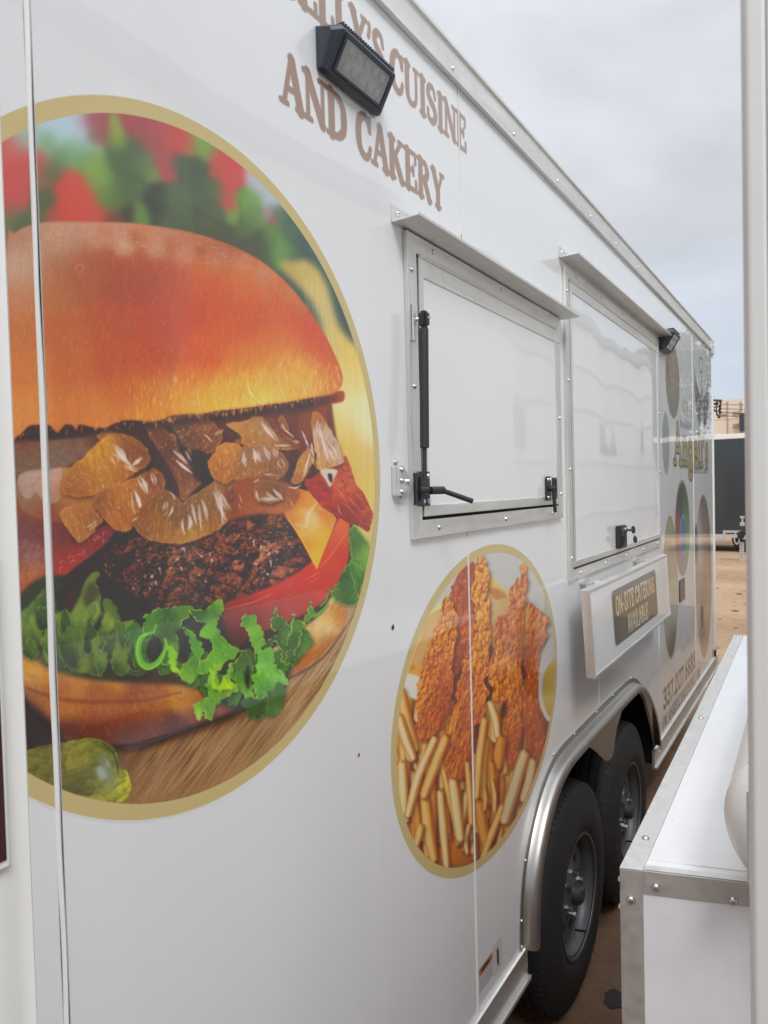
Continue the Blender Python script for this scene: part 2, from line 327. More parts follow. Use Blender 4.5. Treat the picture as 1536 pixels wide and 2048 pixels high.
def paint_burger():
    A = Art(0, 170, 780, 1490, 7, (210, 190, 120)); P, Ln = A.poly, A.line
    # --- out of focus background
    H, W = 760, 780
    S = [(10, 200, (190, 190, 190)), (120, 255, (178, 200, 208), 34), (150, 265, (182, 203, 214), 22), (60, 270, (168, 190, 185), 18), (45, 285, (176, 150, 140), 14), (160, 300, (140, 170, 140), 16),
         (20, 300, (200, 110, 100), 16), (40, 330, (203, 92, 84), 24), (30, 390, (198, 92, 88), 22), (70, 320, (190, 100, 88), 16), (75, 350, (160, 105, 85), 14), (60, 275, (150, 180, 140), 12),
         (95, 283, (115, 160, 90), 12), (140, 292, (112, 165, 88), 12), (120, 312, (104, 138, 82), 14), (160, 318, (112, 150, 84), 14), (185, 330, (135, 165, 84), 15), (200, 360, (128, 158, 84), 16), (215, 395, (110, 142, 78), 15),
         (100, 345, (100, 112, 82), 15), (85, 400, (92, 105, 78), 15), (60, 440, (98, 112, 80), 15), (25, 430, (112, 118, 88), 12), (45, 445, (96, 106, 78), 10), (20, 415, (180, 95, 85), 9),
         (140, 370, (206, 85, 70), 18), (160, 400, (208, 84, 66), 20), (140, 430, (206, 82, 64), 20), (195, 430, (200, 86, 72), 15), (110, 430, (170, 90, 70), 9), (225, 440, (120, 80, 66), 12),
         (180, 245, (166, 92, 92), 13), (205, 260, (162, 86, 84), 14), (190, 240, (160, 84, 84), 12), (185, 272, (128, 102, 84), 10), (160, 245, (190, 165, 190), 8), (158, 270, (185, 180, 195), 10),
         (228, 245, (150, 160, 90), 7), (228, 265, (152, 172, 84), 10), (240, 285, (128, 152, 80), 10), (215, 275, (120, 120, 80), 8),
         (265, 240, (168, 86, 90), 14), (290, 260, (166, 82, 86), 18), (320, 250, (180, 84, 82), 18), (350, 275, (196, 82, 78), 16), (375, 290, (200, 86, 80), 12), (310, 290, (168, 84, 84), 15), (325, 320, (172, 86, 86), 13), (335, 345, (182, 84, 80), 11),
         (270, 300, (92, 110, 82), 16), (250, 320, (90, 108, 80), 20), (290, 325, (102, 132, 84), 13), (260, 360, (92, 110, 78), 20), (305, 350, (118, 142, 84), 9), (235, 400, (96, 112, 72), 16), (310, 410, (66, 72, 56), 14), (315, 385, (72, 80, 60), 12), (280, 425, (112, 138, 78), 11), (255, 425, (80, 70, 58), 10),
         (345, 390, (92, 106, 74), 15), (370, 410, (90, 108, 72), 15), (360, 330, (84, 100, 76), 12), (390, 340, (80, 96, 74), 16), (400, 380, (86, 100, 76), 18), (350, 430, (84, 96, 66), 14), (400, 430, (84, 92, 68), 18), (400, 280, (124, 168, 82), 13), (415, 300, (122, 165, 80), 12), (380, 300, (140, 140, 80), 6),
         (440, 310, (200, 84, 80), 15), (462, 335, (202, 84, 80), 15), (455, 375, (200, 86, 78), 14), (458, 405, (198, 90, 78), 10), (478, 350, (202, 88, 86), 10), (430, 345, (190, 90, 80), 7),
         (430, 380, (96, 112, 76), 12), (425, 430, (92, 104, 72), 16), (465, 432, (124, 150, 78), 9), (480, 395, (110, 150, 80), 10), (505, 395, (118, 156, 84), 13), (510, 430, (108, 140, 80), 14), (490, 450, (96, 112, 74), 12), (440, 470, (86, 88, 66), 16),
         (500, 350, (196, 180, 200), 9), (520, 375, (186, 188, 208), 12), (540, 400, (184, 190, 206), 12), (535, 425, (180, 140, 150), 8), (545, 440, (160, 100, 96), 5), (555, 400, (180, 195, 215), 9),
         (555, 420, (96, 118, 90), 12), (545, 470, (104, 136, 78), 10), (560, 495, (106, 148, 80), 12), (575, 505, (108, 150, 82), 10), (520, 490, (84, 92, 68), 16), (500, 500, (84, 86, 64), 14), (585, 460, (90, 112, 84), 12), (600, 480, (76, 96, 86), 16), (620, 530, (74, 94, 86), 18), (590, 510, (84, 100, 82), 10), (650, 580, (72, 92, 82), 14), (675, 640, (70, 88, 80), 12), (690, 660, (72, 90, 80), 10), (600, 440, (74, 96, 88), 14), (640, 500, (80, 100, 90), 16)]
    A.put((0, 0, np.ones((H, W), np.float32)), A.field(0, 0, H, W, S, 14))
    # pale loaf at the right edge
    P([(560, 535), (590, 522), (615, 522), (640, 545), (655, 575), (668, 620), (680, 655), (700, 680), (720, 700), (735, 745), (748, 800), (770, 900), (770, 1150), (700, 1150), (660, 900), (640, 640)], 0, blur=6,
      S=[(585, 545, (190, 162, 88)), (615, 545, (208, 182, 104)), (625, 590, (212, 188, 120)), (650, 640, (212, 186, 122)), (640, 680, (216, 190, 120)), (680, 680, (222, 192, 104)), (700, 720, (226, 196, 104)), (680, 760, (230, 205, 130)), (715, 760, (236, 210, 130)),
         (700, 810, (238, 220, 160)), (725, 830, (240, 224, 176)), (740, 860, (238, 224, 180)), (690, 850, (232, 204, 120)), (700, 890, (226, 190, 96)), (735, 920, (226, 194, 112)), (720, 960, (224, 188, 92)), (750, 980, (226, 200, 110)), (730, 1040, (224, 198, 112)), (745, 1080, (214, 200, 124)), (720, 1090, (206, 196, 110))], sg=20, tex=.025, tx=(5, 60))
    for k in range(14):
        x = 606 + k * 5; Ln([(x, 550 + k * 9), (x + 8, 640 + k * 6), (x + 14, 690 + k * 4)], [1, 4, 1], (232, 208, 150) if k % 2 else (196, 166, 96), .3, 1.5)
    # wooden board
    P([(40, 1420), (400, 1440), (560, 1330), (640, 1250), (700, 1150), (760, 1100), (790, 1300), (600, 1660), (0, 1660)], 0, smooth=False, blur=2,
      S=[(300, 1560, (150, 112, 78)), (240, 1520, (120, 86, 60)), (400, 1540, (164, 122, 82)), (350, 1500, (140, 102, 72)), (480, 1500, (168, 128, 86)), (560, 1440, (176, 136, 92)), (600, 1400, (184, 146, 100)), (640, 1340, (190, 152, 104)), (690, 1260, (192, 152, 106)), (710, 1200, (190, 156, 110)), (600, 1360, (170, 130, 90)), (500, 1440, (130, 100, 70)), (300, 1600, (158, 118, 80))], sg=40, tex=.06, tx=(90, 5), ta=-.95)
    M = A.mask([(240, 1500), (400, 1450), (560, 1355), (640, 1270), (720, 1180), (735, 1230), (660, 1380), (560, 1500), (420, 1590), (262, 1610), (250, 1560)], False)
    A.streaks(M, 210, 95, -.93, 3.0, [(96, 66, 42), (116, 80, 54), (104, 74, 46)], .5, .8, .035, None, .02)
    A.streaks(M, 200, 80, -.93, 3.4, [(206, 168, 122), (196, 156, 108), (188, 146, 100)], .45, 1.0, .035, None, .02)
    # --- lower bun
    LB = [(30, 1285), (60, 1300), (110, 1335), (200, 1348), (300, 1350), (380, 1355), (440, 1380), (490, 1400), (455, 1425), (400, 1445), (330, 1470), (270, 1485), (200, 1490), (130, 1480), (60, 1440), (30, 1420)]
    P([(x + 6, y + 14) for x, y in LB], (52, 34, 24), blur=7, a=.9)
    M = P(LB, 0, blur=1.4, S=[(a_, b_, (c_[0] * 1.12, c_[1] * 1.16, c_[2] * 1.1)) for a_, b_, c_ in [(50, 1320, (186, 128, 66)), (60, 1350, (192, 134, 72)), (90, 1345, (180, 122, 58)), (150, 1365, (178, 112, 58)), (220, 1350, (190, 124, 58)), (120, 1385, (150, 84, 48)), (200, 1385, (140, 76, 46)), (300, 1375, (150, 88, 54)), (280, 1390, (136, 74, 46)), (380, 1370, (168, 108, 56)), (70, 1390, (160, 96, 58)), (120, 1410, (176, 108, 56)), (200, 1410, (170, 98, 52)), (300, 1410, (166, 100, 52)), (370, 1400, (184, 124, 62)), (420, 1395, (160, 96, 54)),
      (100, 1435, (160, 94, 52)), (200, 1440, (128, 68, 40)), (300, 1445, (120, 62, 38)), (400, 1425, (120, 60, 38)), (450, 1410, (120, 60, 38)), (200, 1470, (96, 48, 32)), (300, 1470, (92, 46, 32)), (120, 1462, (92, 50, 36)), (60, 1440, (70, 48, 40)), (50, 1400, (110, 70, 50)), (350, 1455, (86, 44, 32))]], sg=18, tex=.09, tx=(3, 9))
    A.streaks(M, 240, 12, 1.5, 2.4, [(206, 142, 66), (190, 124, 60), (214, 158, 84)], .35, .7, .3, lambda x, y: 1 if y < 1420 else .35)
    A.streaks(M, 70, 16, .15, 3, [(124, 66, 40), (110, 58, 38)], .4, 1.2)
    Ln([(50, 1375), (120, 1398), (200, 1404), (290, 1400), (360, 1385)], [5, 9, 7, 3], (132, 70, 44), .6, 3)
    P([(40, 1400), (75, 1420), (110, 1450), (125, 1480), (80, 1500), (40, 1500)], (56, 42, 38), blur=7)
    P([(545, 1335), (570, 1310), (590, 1270), (610, 1240), (640, 1215), (670, 1208), (694, 1210), (690, 1245), (665, 1285), (630, 1320), (590, 1348), (573, 1356)], 0, blur=1.2,
      S=[(650, 1235, (228, 182, 104)), (640, 1255, (234, 206, 150)), (625, 1275, (226, 176, 96)), (680, 1225, (206, 134, 66)), (600, 1290, (214, 150, 76)), (570, 1330, (206, 122, 54)), (600, 1330, (190, 112, 54)), (650, 1290, (186, 114, 60)), (620, 1310, (200, 120, 56))], sg=14, tex=.08, tx=(3, 10), ta=.6)
    Ln([(575, 1358), (620, 1335), (660, 1300), (690, 1255)], [6, 4, 2], (96, 62, 38), .7, 2)
    # --- everything between the buns: dark base
    P([(28, 850), (330, 828), (660, 785), (690, 1000), (720, 1100), (640, 1230), (500, 1330), (300, 1290), (28, 1240)], 0, smooth=False, blur=2,
      S=[(60, 870, (78, 50, 40)), (180, 868, (84, 54, 40)), (280, 850, (86, 50, 32)), (300, 900, (74, 42, 26)), (430, 840, (104, 56, 34)), (560, 820, (120, 66, 36)), (600, 860, (120, 66, 38)), (400, 930, (46, 24, 18)), (560, 910, (80, 40, 22)), (300, 960, (120, 70, 34)), (100, 1000, (140, 84, 52)), (200, 1120, (44, 30, 24)), (160, 1180, (56, 34, 26)), (300, 1200, (50, 34, 20)), (420, 1220, (60, 34, 24)), (420, 1280, (50, 40, 24)), (230, 1240, (52, 56, 32)), (450, 1130, (90, 40, 26)), (130, 1080, (120, 50, 40)), (450, 1200, (70, 38, 26))], sg=34)
    P([(28, 884), (95, 880), (180, 872), (240, 850), (225, 880), (150, 925), (95, 945), (28, 950)], 0, blur=2, S=[(60, 895, (132, 88, 66)), (150, 895, (130, 96, 78)), (60, 930, (126, 98, 82)), (120, 920, (130, 102, 86)), (200, 868, (110, 70, 46))], sg=16, tex=.14, tx=(5, 4))
    P([(34, 1000), (60, 1030), (130, 1045), (190, 1040), (200, 1000), (150, 940), (100, 938), (40, 950)], 0, blur=2, S=[(60, 960, (172, 134, 116)), (60, 1000, (150, 106, 82)), (100, 1030, (150, 84, 52)), (150, 1000, (178, 112, 62)), (160, 960, (178, 128, 74))], sg=20, tex=.06, tx=(8, 8))
    P([(38, 955), (62, 943), (95, 942), (125, 938), (118, 975), (120, 1000), (100, 1008), (85, 1000), (72, 985), (60, 998), (44, 990)], 0, blur=1.2, S=[(60, 955, (186, 152, 138)), (90, 965, (196, 150, 128)), (60, 985, (178, 144, 126)), (100, 995, (180, 132, 104))], sg=14, tex=.07, tx=(4, 6))
    for q in ([(70, 965), (85, 955), (100, 948)], [(60, 975), (70, 968)], [(85, 990), (92, 975)]): Ln(q, 1.2, (150, 108, 86), .6, .6)
    # left bacon
    P([(38, 1040), (70, 1045), (110, 1048), (140, 1060), (150, 1090), (190, 1060), (215, 1050), (232, 1056), (215, 1085), (185, 1110), (150, 1135), (120, 1160), (85, 1185), (44, 1212)], 0, blur=1.2,
      S=[(60, 1060, (126, 76, 76)), (90, 1070, (120, 64, 62)), (60, 1100, (140, 92, 88)), (80, 1120, (160, 110, 100)), (55, 1150, (168, 108, 76)), (130, 1080, (124, 56, 54)), (110, 1110, (150, 64, 52)), (180, 1085, (140, 54, 54)), (150, 1115, (166, 60, 50)), (110, 1145, (178, 58, 44)), (60, 1185, (190, 66, 44)), (80, 1150, (184, 100, 56)), (215, 1062, (130, 50, 48)), (45, 1170, (184, 104, 60))], sg=14, tex=.12, tx=(9, 4), ta=-.9)
    M = A.mask([(44, 1090), (90, 1080), (100, 1100), (80, 1140), (46, 1165)]); A.streaks(M, 60, 12, -1.0, 2, [(190, 140, 130), (200, 156, 140), (120, 66, 60)], .4, .8)
    for x, y in [(58, 1188), (66, 1178), (76, 1172), (92, 1148), (95, 1140), (120, 1135), (122, 1122), (140, 1112), (146, 1120), (155, 1108), (165, 1100), (186, 1078), (192, 1072), (198, 1074), (206, 1064), (205, 1080), (120, 1143)]:
        A.line([(x, y), (x + A.rg.normal() * 3, y + 6 + A.rg.normal() * 2)], [1.5, 2.6, 1], (226, 168, 176), .8, .4)
        A.line([(x + 3, y), (x + 7, y + 1)], 1.3, (214, 140, 146), .7, .4)
    # patty
    PT = [(205, 1120), (225, 1085), (270, 1070), (330, 1082), (400, 1078), (450, 1050), (500, 1035), (560, 1028), (582, 1050), (600, 1085), (612, 1110), (600, 1140), (560, 1165), (520, 1182), (470, 1200), (400, 1216), (340, 1222), (285, 1200), (240, 1170), (212, 1150)]
    M = A.crust(PT, [(a_, b_, (c_[0] * 1.2 + 8, c_[1] * 1.2 + 6, c_[2] * 1.15)) for a_, b_, c_ in [(240, 1110, (70, 36, 26)), (300, 1110, (96, 52, 32)), (300, 1170, (84, 44, 28)), (360, 1120, (104, 62, 40)), (350, 1190, (92, 54, 30)), (400, 1190, (108, 70, 40)), (420, 1130, (96, 50, 34)), (450, 1080, (90, 46, 28)), (470, 1110, (120, 62, 36)), (520, 1070, (100, 54, 30)), (530, 1110, (120, 70, 50)), (560, 1050, (110, 66, 36)), (570, 1120, (112, 56, 38)), (500, 1170, (96, 46, 30)), (590, 1100, (90, 44, 28)), (440, 1190, (84, 44, 28))]], 28, (29, 22), .3, 31, 1.2, 1.25, dark=(40, 16, 12), jag=4, crease=.7, fb=.26)
    A.streaks(M, 230, 6, .8, 2.2, [(222, 190, 196), (236, 214, 214), (206, 160, 150), (200, 170, 186)], .75, .35, 1.0, lambda x, y: .25 + .75 * math.exp(-((x - 530) ** 2 + (y - 1095) ** 2) / 2600) + .7 * math.exp(-((x - 300) ** 2 + (y - 1160) ** 2) / 1500) + .6 * math.exp(-((x - 390) ** 2 + (y - 1110) ** 2) / 1200) if 1060 < y < 1200 else .1)
    A.streaks(M, 120, 8, .6, 2.6, [(176, 110, 62), (160, 84, 50), (190, 130, 80)], .5, .6, 1.0)
    for x, y in [(505, 1085), (520, 1095), (532, 1110), (545, 1100), (540, 1125), (505, 1128), (532, 1148), (418, 1112), (425, 1120), (396, 1108), (412, 1158), (302, 1150), (310, 1165), (296, 1175), (318, 1140), (360, 1135), (362, 1100), (348, 1118)]:
        q = A.rg.normal(size=6) * 3; Ln([(x, y), (x + 3 + q[0], y + q[1]), (x + 3 + q[2], y + 5 + q[3])], [1, 2.6 + abs(q[4]) * .5, 1.2], (232, 206, 214), .75, .6)
    # tomato
    M = P([(440, 1215), (500, 1190), (560, 1165), (610, 1135), (650, 1095), (670, 1050), (685, 1030), (698, 1042), (700, 1080), (696, 1125), (680, 1160), (655, 1195), (615, 1225), (560, 1250), (500, 1275), (470, 1300), (440, 1270)], 0, blur=1.6,
      S=[(480, 1210, (176, 62, 46)), (540, 1185, (212, 60, 36)), (600, 1160, (216, 62, 36)), (650, 1120, (220, 76, 40)), (680, 1070, (222, 96, 54)), (690, 1050, (224, 110, 66)), (690, 1110, (206, 64, 42)), (650, 1160, (206, 66, 38)), (560, 1215, (178, 60, 56)), (600, 1210, (186, 60, 44)), (500, 1240, (134, 58, 54)), (540, 1240, (150, 60, 54)), (480, 1280, (92, 44, 36)), (450, 1230, (120, 52, 44))], sg=20, tex=.025, tx=(20, 20))
    for q in ([(608, 1160), (625, 1152), (640, 1144)], [(620, 1166), (636, 1155)], [(575, 1190), (590, 1184)], [(575, 1172), (587, 1164)], [(530, 1192), (545, 1186)], [(450, 1218), (500, 1206), (540, 1190)]): Ln(q, [1, 2.2, 1], (240, 140, 110), .7, .6)
    Ln([(640, 1135), (665, 1105), (690, 1068)], [1.5, 2.5, 1.5], (232, 132, 78), .8, 1)
    # cheese
    P([(560, 1005), (590, 975), (625, 985), (660, 1020), (674, 1038), (660, 1075), (645, 1110), (634, 1140), (622, 1118), (606, 1088), (590, 1060), (572, 1038)], 0, smooth=False, blur=1.0,
      S=[(590, 990, (206, 122, 44)), (620, 1000, (226, 150, 60)), (650, 1020, (222, 132, 46)), (668, 1040, (224, 150, 60)), (600, 1040, (226, 160, 66)), (618, 1040, (236, 204, 150)), (612, 1062, (236, 190, 96)), (640, 1075, (238, 180, 54)), (630, 1110, (242, 184, 44)), (636, 1130, (246, 186, 40)), (610, 1090, (228, 142, 40)), (585, 1045, (216, 128, 40))], sg=13, tex=.03, tx=(8, 8))
    Ln([(577, 1040), (596, 1068), (612, 1095), (628, 1128)], [2, 4, 2], (248, 186, 60), .8, 1)
    Ln([(590, 1048), (612, 1052), (616, 1030), (634, 1005)], [2, 5, 8, 3], (244, 222, 180), .55, 2.5)
    # --- onions
    def onion(pts, S, sg=18, ribs=None, hl=(), edge=True, blur=1.0):
        S = [(a_, b_, (c_[0] * .93, c_[1] * .86, c_[2] * .84)) for a_, b_, c_ in S]; pts = A.frilly(pts, 1.0, 10, int(pts[0][0]) + int(pts[0][1])); P([(x_ + 2, y_ + 5) for x_, y_ in pts], (60, 30, 16), .55, 3.5, False)
        M = P(pts, 0, smooth=False, blur=blur, S=S, sg=sg, tex=.07, tx=(5, 7), edge=(2.5, (238, 190, 100), .35) if edge else None)
        if M is not None and M[2].sum() > 60:
            an = A.rg.uniform(.9, 2.2); A.streaks(M, int(M[2].sum() / 60), 15, an, 2.2, [(112, 64, 28), (230, 176, 92), (150, 92, 40), (206, 150, 74)], .30, .9, .25); A.streaks(M, int(M[2].sum() / 260), 5, an, 2.2, [(240, 220, 200)], .55, .5, 1.0)
        if ribs:
            for (a, b, c) in ribs: Ln([a, b], [1, 2.4, 1], c, .45, .8)
        for h in hl:
            for k in range(2):
                dx, dy = A.rg.normal(size=2) * 2.0
                Ln([(h[0] + dx, h[1] + dy), ((h[0] + h[2]) / 2 + dx * 1.6 + A.rg.normal() * 2, (h[1] + h[3]) / 2 + dy), (h[2] + dx, h[3] + dy)], [1.4, h[4] * 1.15, 1.4], (232, 212, 206), .66, 1.1)
        return M
    amb, ambd, ambl = (186, 120, 50), (140, 82, 34), (218, 158, 64)
    for k in range(34):
        x_, y_ = A.rg.uniform(150, 620), A.rg.uniform(850, 1010); rx, ry, t0 = A.rg.uniform(10, 26), A.rg.uniform(5, 12), A.rg.uniform(0, 3.1)
        if y_ > 1000 - abs(x_ - 400) * .05 and x_ > 560: continue
        q_ = [(x_ + rx * math.cos(t) * math.cos(t0) - ry * math.sin(t) * math.sin(t0), y_ + rx * math.cos(t) * math.sin(t0) + ry * math.sin(t) * math.cos(t0)) for t in np.linspace(0, 6.28, 7, endpoint=False)]
        c_ = [(150, 92, 48), (176, 112, 54), (126, 70, 36), (190, 130, 66)][k % 4]; onion(q_, [(x_, y_, c_), (x_ + rx, y_, tuple(v * .8 for v in c_))], 12, hl=[(x_ - 3, y_ - 4, x_ + 3, y_ + 3, 2.2)] if k % 2 else ())
    onion([(330, 838), (400, 828), (432, 850), (445, 875), (435, 895), (410, 912), (385, 908), (360, 880), (345, 855)], [(360, 850, (122, 84, 44)), (400, 850, (160, 108, 60)), (425, 875, (150, 100, 50)), (400, 900, (134, 90, 46)), (380, 880, (118, 80, 36))], 14, hl=[(408, 868, 420, 880, 2.5), (434, 870, 446, 860, 2)])
    onion([(285, 845), (320, 850), (345, 880), (370, 915), (395, 945), (405, 960), (385, 985), (365, 1000), (355, 970), (335, 930), (310, 890)], [(310, 870, (126, 84, 40)), (340, 900, (110, 66, 34)), (370, 940, (130, 82, 46)), (370, 985, (160, 102, 48)), (350, 950, (140, 90, 42))], 14, hl=[(345, 905, 372, 930, 5), (352, 920, 378, 942, 5), (362, 930, 384, 948, 4), (372, 900, 388, 925, 3)])
    P([(300, 890), (330, 920), (350, 960), (358, 995), (330, 985), (300, 960), (290, 920)], (72, 36, 20), blur=4, a=.9)
    P([(385, 900), (420, 915), (430, 950), (405, 965), (385, 945)], (44, 20, 16), blur=3, a=.9)
    onion([(452, 848), (485, 842), (515, 833), (532, 838), (545, 852), (562, 875), (590, 893), (596, 900), (560, 900), (520, 893), (487, 890), (478, 870)], [(480, 855, (214, 160, 92)), (510, 860, (200, 156, 100)), (540, 865, (196, 150, 104)), (500, 885, (198, 136, 66)), (560, 893, (184, 120, 60)), (590, 897, (190, 130, 80))], 14, hl=[(523, 843, 545, 872, 4), (528, 850, 552, 880, 3.4), (550, 892, 590, 891, 3)])
    onion([(518, 820), (535, 820), (548, 838), (575, 862), (596, 882), (598, 897), (580, 890), (556, 870), (538, 846)], [(530, 830, (128, 62, 36)), (560, 860, (136, 70, 40)), (590, 888, (150, 86, 54))], 14, edge=False, hl=[(562, 850, 586, 872, 3), (585, 885, 598, 890, 3)])
    P([(600, 830), (625, 828), (632, 870), (628, 920), (605, 930), (598, 880)], 0, blur=2, S=[(610, 850, (140, 78, 44)), (615, 900, (124, 66, 40))], sg=18)
    for q in ([604, 862, 614, 884], [610, 878, 618, 896], [616, 893, 624, 910]): onion([(q[0] - 1, q[1]), (q[0] + 3, q[1]), (q[0] + 1, q[1] + 3)], [(0, 0, (200, 150, 130))], hl=[(q[0], q[1], q[2], q[3], 3)])
    onion([(130, 950), (165, 915), (205, 878), (240, 868), (275, 880), (298, 905), (300, 925), (270, 948), (240, 968), (205, 985), (160, 995), (125, 985)], [(150, 955, (188, 130, 66)), (190, 910, (222, 162, 48)), (215, 890, (226, 168, 54)), (250, 885, (160, 104, 44)), (280, 905, (150, 94, 40)), (220, 940, (212, 148, 48)), (190, 965, (200, 138, 50)), (150, 985, (180, 112, 50)), (250, 950, (190, 118, 46))], 15,
          ribs=[((175, 918), (208, 975), (244, 196, 80)), ((195, 895), (205, 930), (246, 200, 84)), ((160, 940), (185, 975), (230, 176, 90)), ((240, 868), (290, 900), (216, 160, 80))], hl=[(229, 892, 250, 925, 7), (233, 900, 262, 934, 7), (262, 930, 280, 915, 7), (222, 908, 232, 925, 4), (250, 932, 276, 940, 4)])
    onion([(188, 1000), (200, 985), (230, 970), (270, 955), (305, 940), (325, 950), (330, 985), (300, 1005), (278, 1035), (262, 1058), (240, 1064), (218, 1050), (198, 1025)], [(210, 1000, (178, 116, 54)), (240, 985, (206, 138, 52)), (230, 1020, (190, 122, 48)), (250, 1050, (196, 124, 56)), (275, 990, (196, 126, 56)), (310, 960, (150, 96, 50)), (300, 990, (160, 104, 50)), (195, 1005, (150, 96, 50))], 14,
          ribs=[((215, 1000), (240, 1045), (232, 178, 84)), ((200, 995), (225, 1045), (214, 160, 84))], hl=[(268, 985, 280, 1018, 7), (275, 995, 286, 1020, 6), (275, 955, 292, 985, 6), (286, 955, 296, 985, 4), (304, 948, 310, 970, 4), (266, 985, 272, 1030, 3)])
    onion([(120, 1030), (140, 1012), (175, 1012), (198, 1030), (206, 1042), (190, 1060), (165, 1085), (150, 1080), (135, 1060)], [(140, 1030, (196, 142, 80)), (165, 1025, (184, 122, 56)), (160, 1060, (192, 130, 64)), (190, 1045, (170, 110, 56))], 13, ribs=[((140, 1015), (160, 1080), (226, 178, 100)), ((155, 1013), (172, 1070), (220, 170, 90))], hl=[(178, 1058, 192, 1046, 2.5)])
    # the big ribbed crescent
    cr = [(262, 1045), (272, 1025), (300, 998), (320, 984), (340, 984), (358, 998), (366, 1004), (395, 985), (430, 962), (455, 950), (478, 960), (478, 990), (468, 1020), (455, 1045), (430, 1062), (395, 1080), (350, 1088), (310, 1084), (280, 1068)]
    onion(cr, [(290, 1040, (160, 104, 48)), (320, 1000, (150, 104, 44)), (320, 1060, (176, 122, 50)), (360, 1040, (140, 98, 50)), (380, 1078, (206, 152, 56)), (350, 1082, (196, 140, 56)), (400, 1010, (150, 112, 66)), (430, 1000, (160, 118, 70)), (440, 970, (176, 126, 74)), (440, 1050, (176, 124, 54)), (465, 1000, (130, 76, 40))], 16,
          ribs=[((300 + i * 12, 1000 + abs(i - 6) * 2), (292 + i * 13, 1074), (210, 164, 84) if i % 2 else (120, 76, 36)) for i in range(12)],
          hl=[(330, 1005, 326, 1020, 3.4), (345, 1012, 338, 1030, 4), (375, 1030, 374, 1060, 7), (366, 1035, 370, 1064, 4), (384, 1012, 392, 1050, 4), (402, 1000, 412, 1040, 4), (396, 1010, 400, 1058, 3), (425, 985, 448, 1040, 5), (432, 980, 452, 1020, 6), (440, 990, 444, 1046, 3), (340, 985, 346, 996, 2), (268, 1040, 276, 1034, 2)])
    # orange piece, ribbed piece, sauce
    onion([(415, 925), (428, 905), (442, 888), (465, 886), (484, 896), (482, 918), (478, 945), (455, 965), (432, 960), (420, 945)], [(450, 905, (226, 156, 78)), (430, 930, (214, 140, 66)), (465, 930, (204, 132, 66)), (440, 955, (196, 124, 56))], 14, ribs=[((445, 895), (470, 950), (240, 184, 110)), ((460, 890), (478, 930), (236, 176, 100))])
    onion([(480, 900), (495, 893), (520, 888), (550, 896), (570, 915), (576, 938), (560, 958), (530, 962), (500, 958), (478, 962), (468, 950)], [(495, 910, (176, 128, 90)), (530, 905, (186, 140, 108)), (560, 930, (160, 108, 66)), (500, 945, (180, 126, 64)), (540, 950, (156, 100, 46))], 14, hl=[(484, 905, 490, 930, 5), (505, 898, 510, 925, 5), (515, 900, 522, 922, 5), (526, 895, 536, 920, 4), (545, 900, 552, 915, 3), (560, 920, 566, 936, 3)], ribs=[((500 + 12 * i, 925), (498 + 12 * i, 958), (200, 150, 80)) for i in range(6)])
    P([(470, 965), (520, 955), (570, 965), (600, 985), (585, 1015), (560, 1030), (520, 1028), (480, 1035), (455, 1040), (470, 1000)], 0, blur=2.5, S=[(490, 985, (160, 84, 40)), (540, 990, (140, 84, 44)), (500, 1020, (178, 98, 46)), (560, 1015, (190, 110, 50)), (590, 990, (170, 92, 44)), (470, 1020, (150, 80, 40))], sg=14, tex=.08, tx=(6, 6))
    onion([(508, 975), (525, 962), (550, 962), (566, 980), (566, 998), (548, 1008), (525, 1006), (510, 995)], [(530, 975, (150, 104, 56)), (555, 990, (134, 92, 50)), (520, 995, (170, 110, 54))], 12, hl=[(512, 985, 516, 1000, 3.4), (520, 1000, 560, 1002, 5), (545, 978, 562, 998, 5), (530, 950, 540, 952, 3), (508, 965, 516, 960, 2), (535, 985, 548, 996, 3)])
    onion([(582, 960), (592, 935), (604, 908), (622, 900), (628, 915), (616, 945), (602, 966), (590, 968)], [(600, 930, (222, 164, 86)), (610, 920, (200, 150, 90)), (590, 958, (190, 130, 70))], 12, hl=[(618, 905, 606, 950, 3.5), (622, 890, 626, 915, 3), (622, 918, 628, 935, 2.6)])
    Ln([(577, 974), (590, 976), (602, 970)], [1, 3.4, 1], (236, 220, 226), .9, .5); Ln([(622, 960), (630, 956)], [2, 3.5, 2], (232, 206, 220), .9, .5)
    for h in ((455, 1005, 462, 1020), (478, 990, 484, 1006), (476, 1008, 480, 1016), (580, 1000, 586, 1014), (628, 995, 630, 1004), (636, 1012, 648, 1022), (486, 946, 492, 950), (455, 940, 458, 950)): Ln([(h[0], h[1]), (h[0] + 3, (h[1] + h[3]) / 2), (h[2], h[3])], [1, 2.4, 1], (226, 184, 170), .8, .4)
    # right bacon and the pale onion resting on it
    bc = [(608, 962), (628, 955), (645, 940), (680, 920), (692, 912), (702, 935), (712, 968), (726, 985), (740, 1015), (746, 1030), (742, 1050), (736, 1064), (715, 1052), (700, 1048), (672, 1032), (655, 1022), (636, 1005), (622, 988)]
    A.crust(bc, [(625, 970, (170, 56, 40)), (650, 990, (190, 56, 38)), (680, 950, (196, 92, 58)), (690, 980, (204, 90, 50)), (665, 1010, (180, 56, 36)), (700, 1030, (150, 44, 32)), (715, 1000, (190, 72, 44)), (735, 1040, (176, 80, 50)), (735, 1015, (170, 64, 42))], 14, (22, 9), .75, 77, 1, .5, dark=(110, 34, 26), jag=2)
    for q in ([(690, 985), (705, 1005), (728, 1030)], [(680, 1000), (700, 1018), (715, 1035)], [(648, 960), (680, 985), (700, 1020)], [(700, 960), (716, 990), (738, 1020)]): Ln(q, [1, 3, 1], (222, 128, 80), .6, .8)
    Ln([(676, 1012), (678, 1022), (684, 1030)], [1, 2, 1], (230, 190, 180), .8, .5)
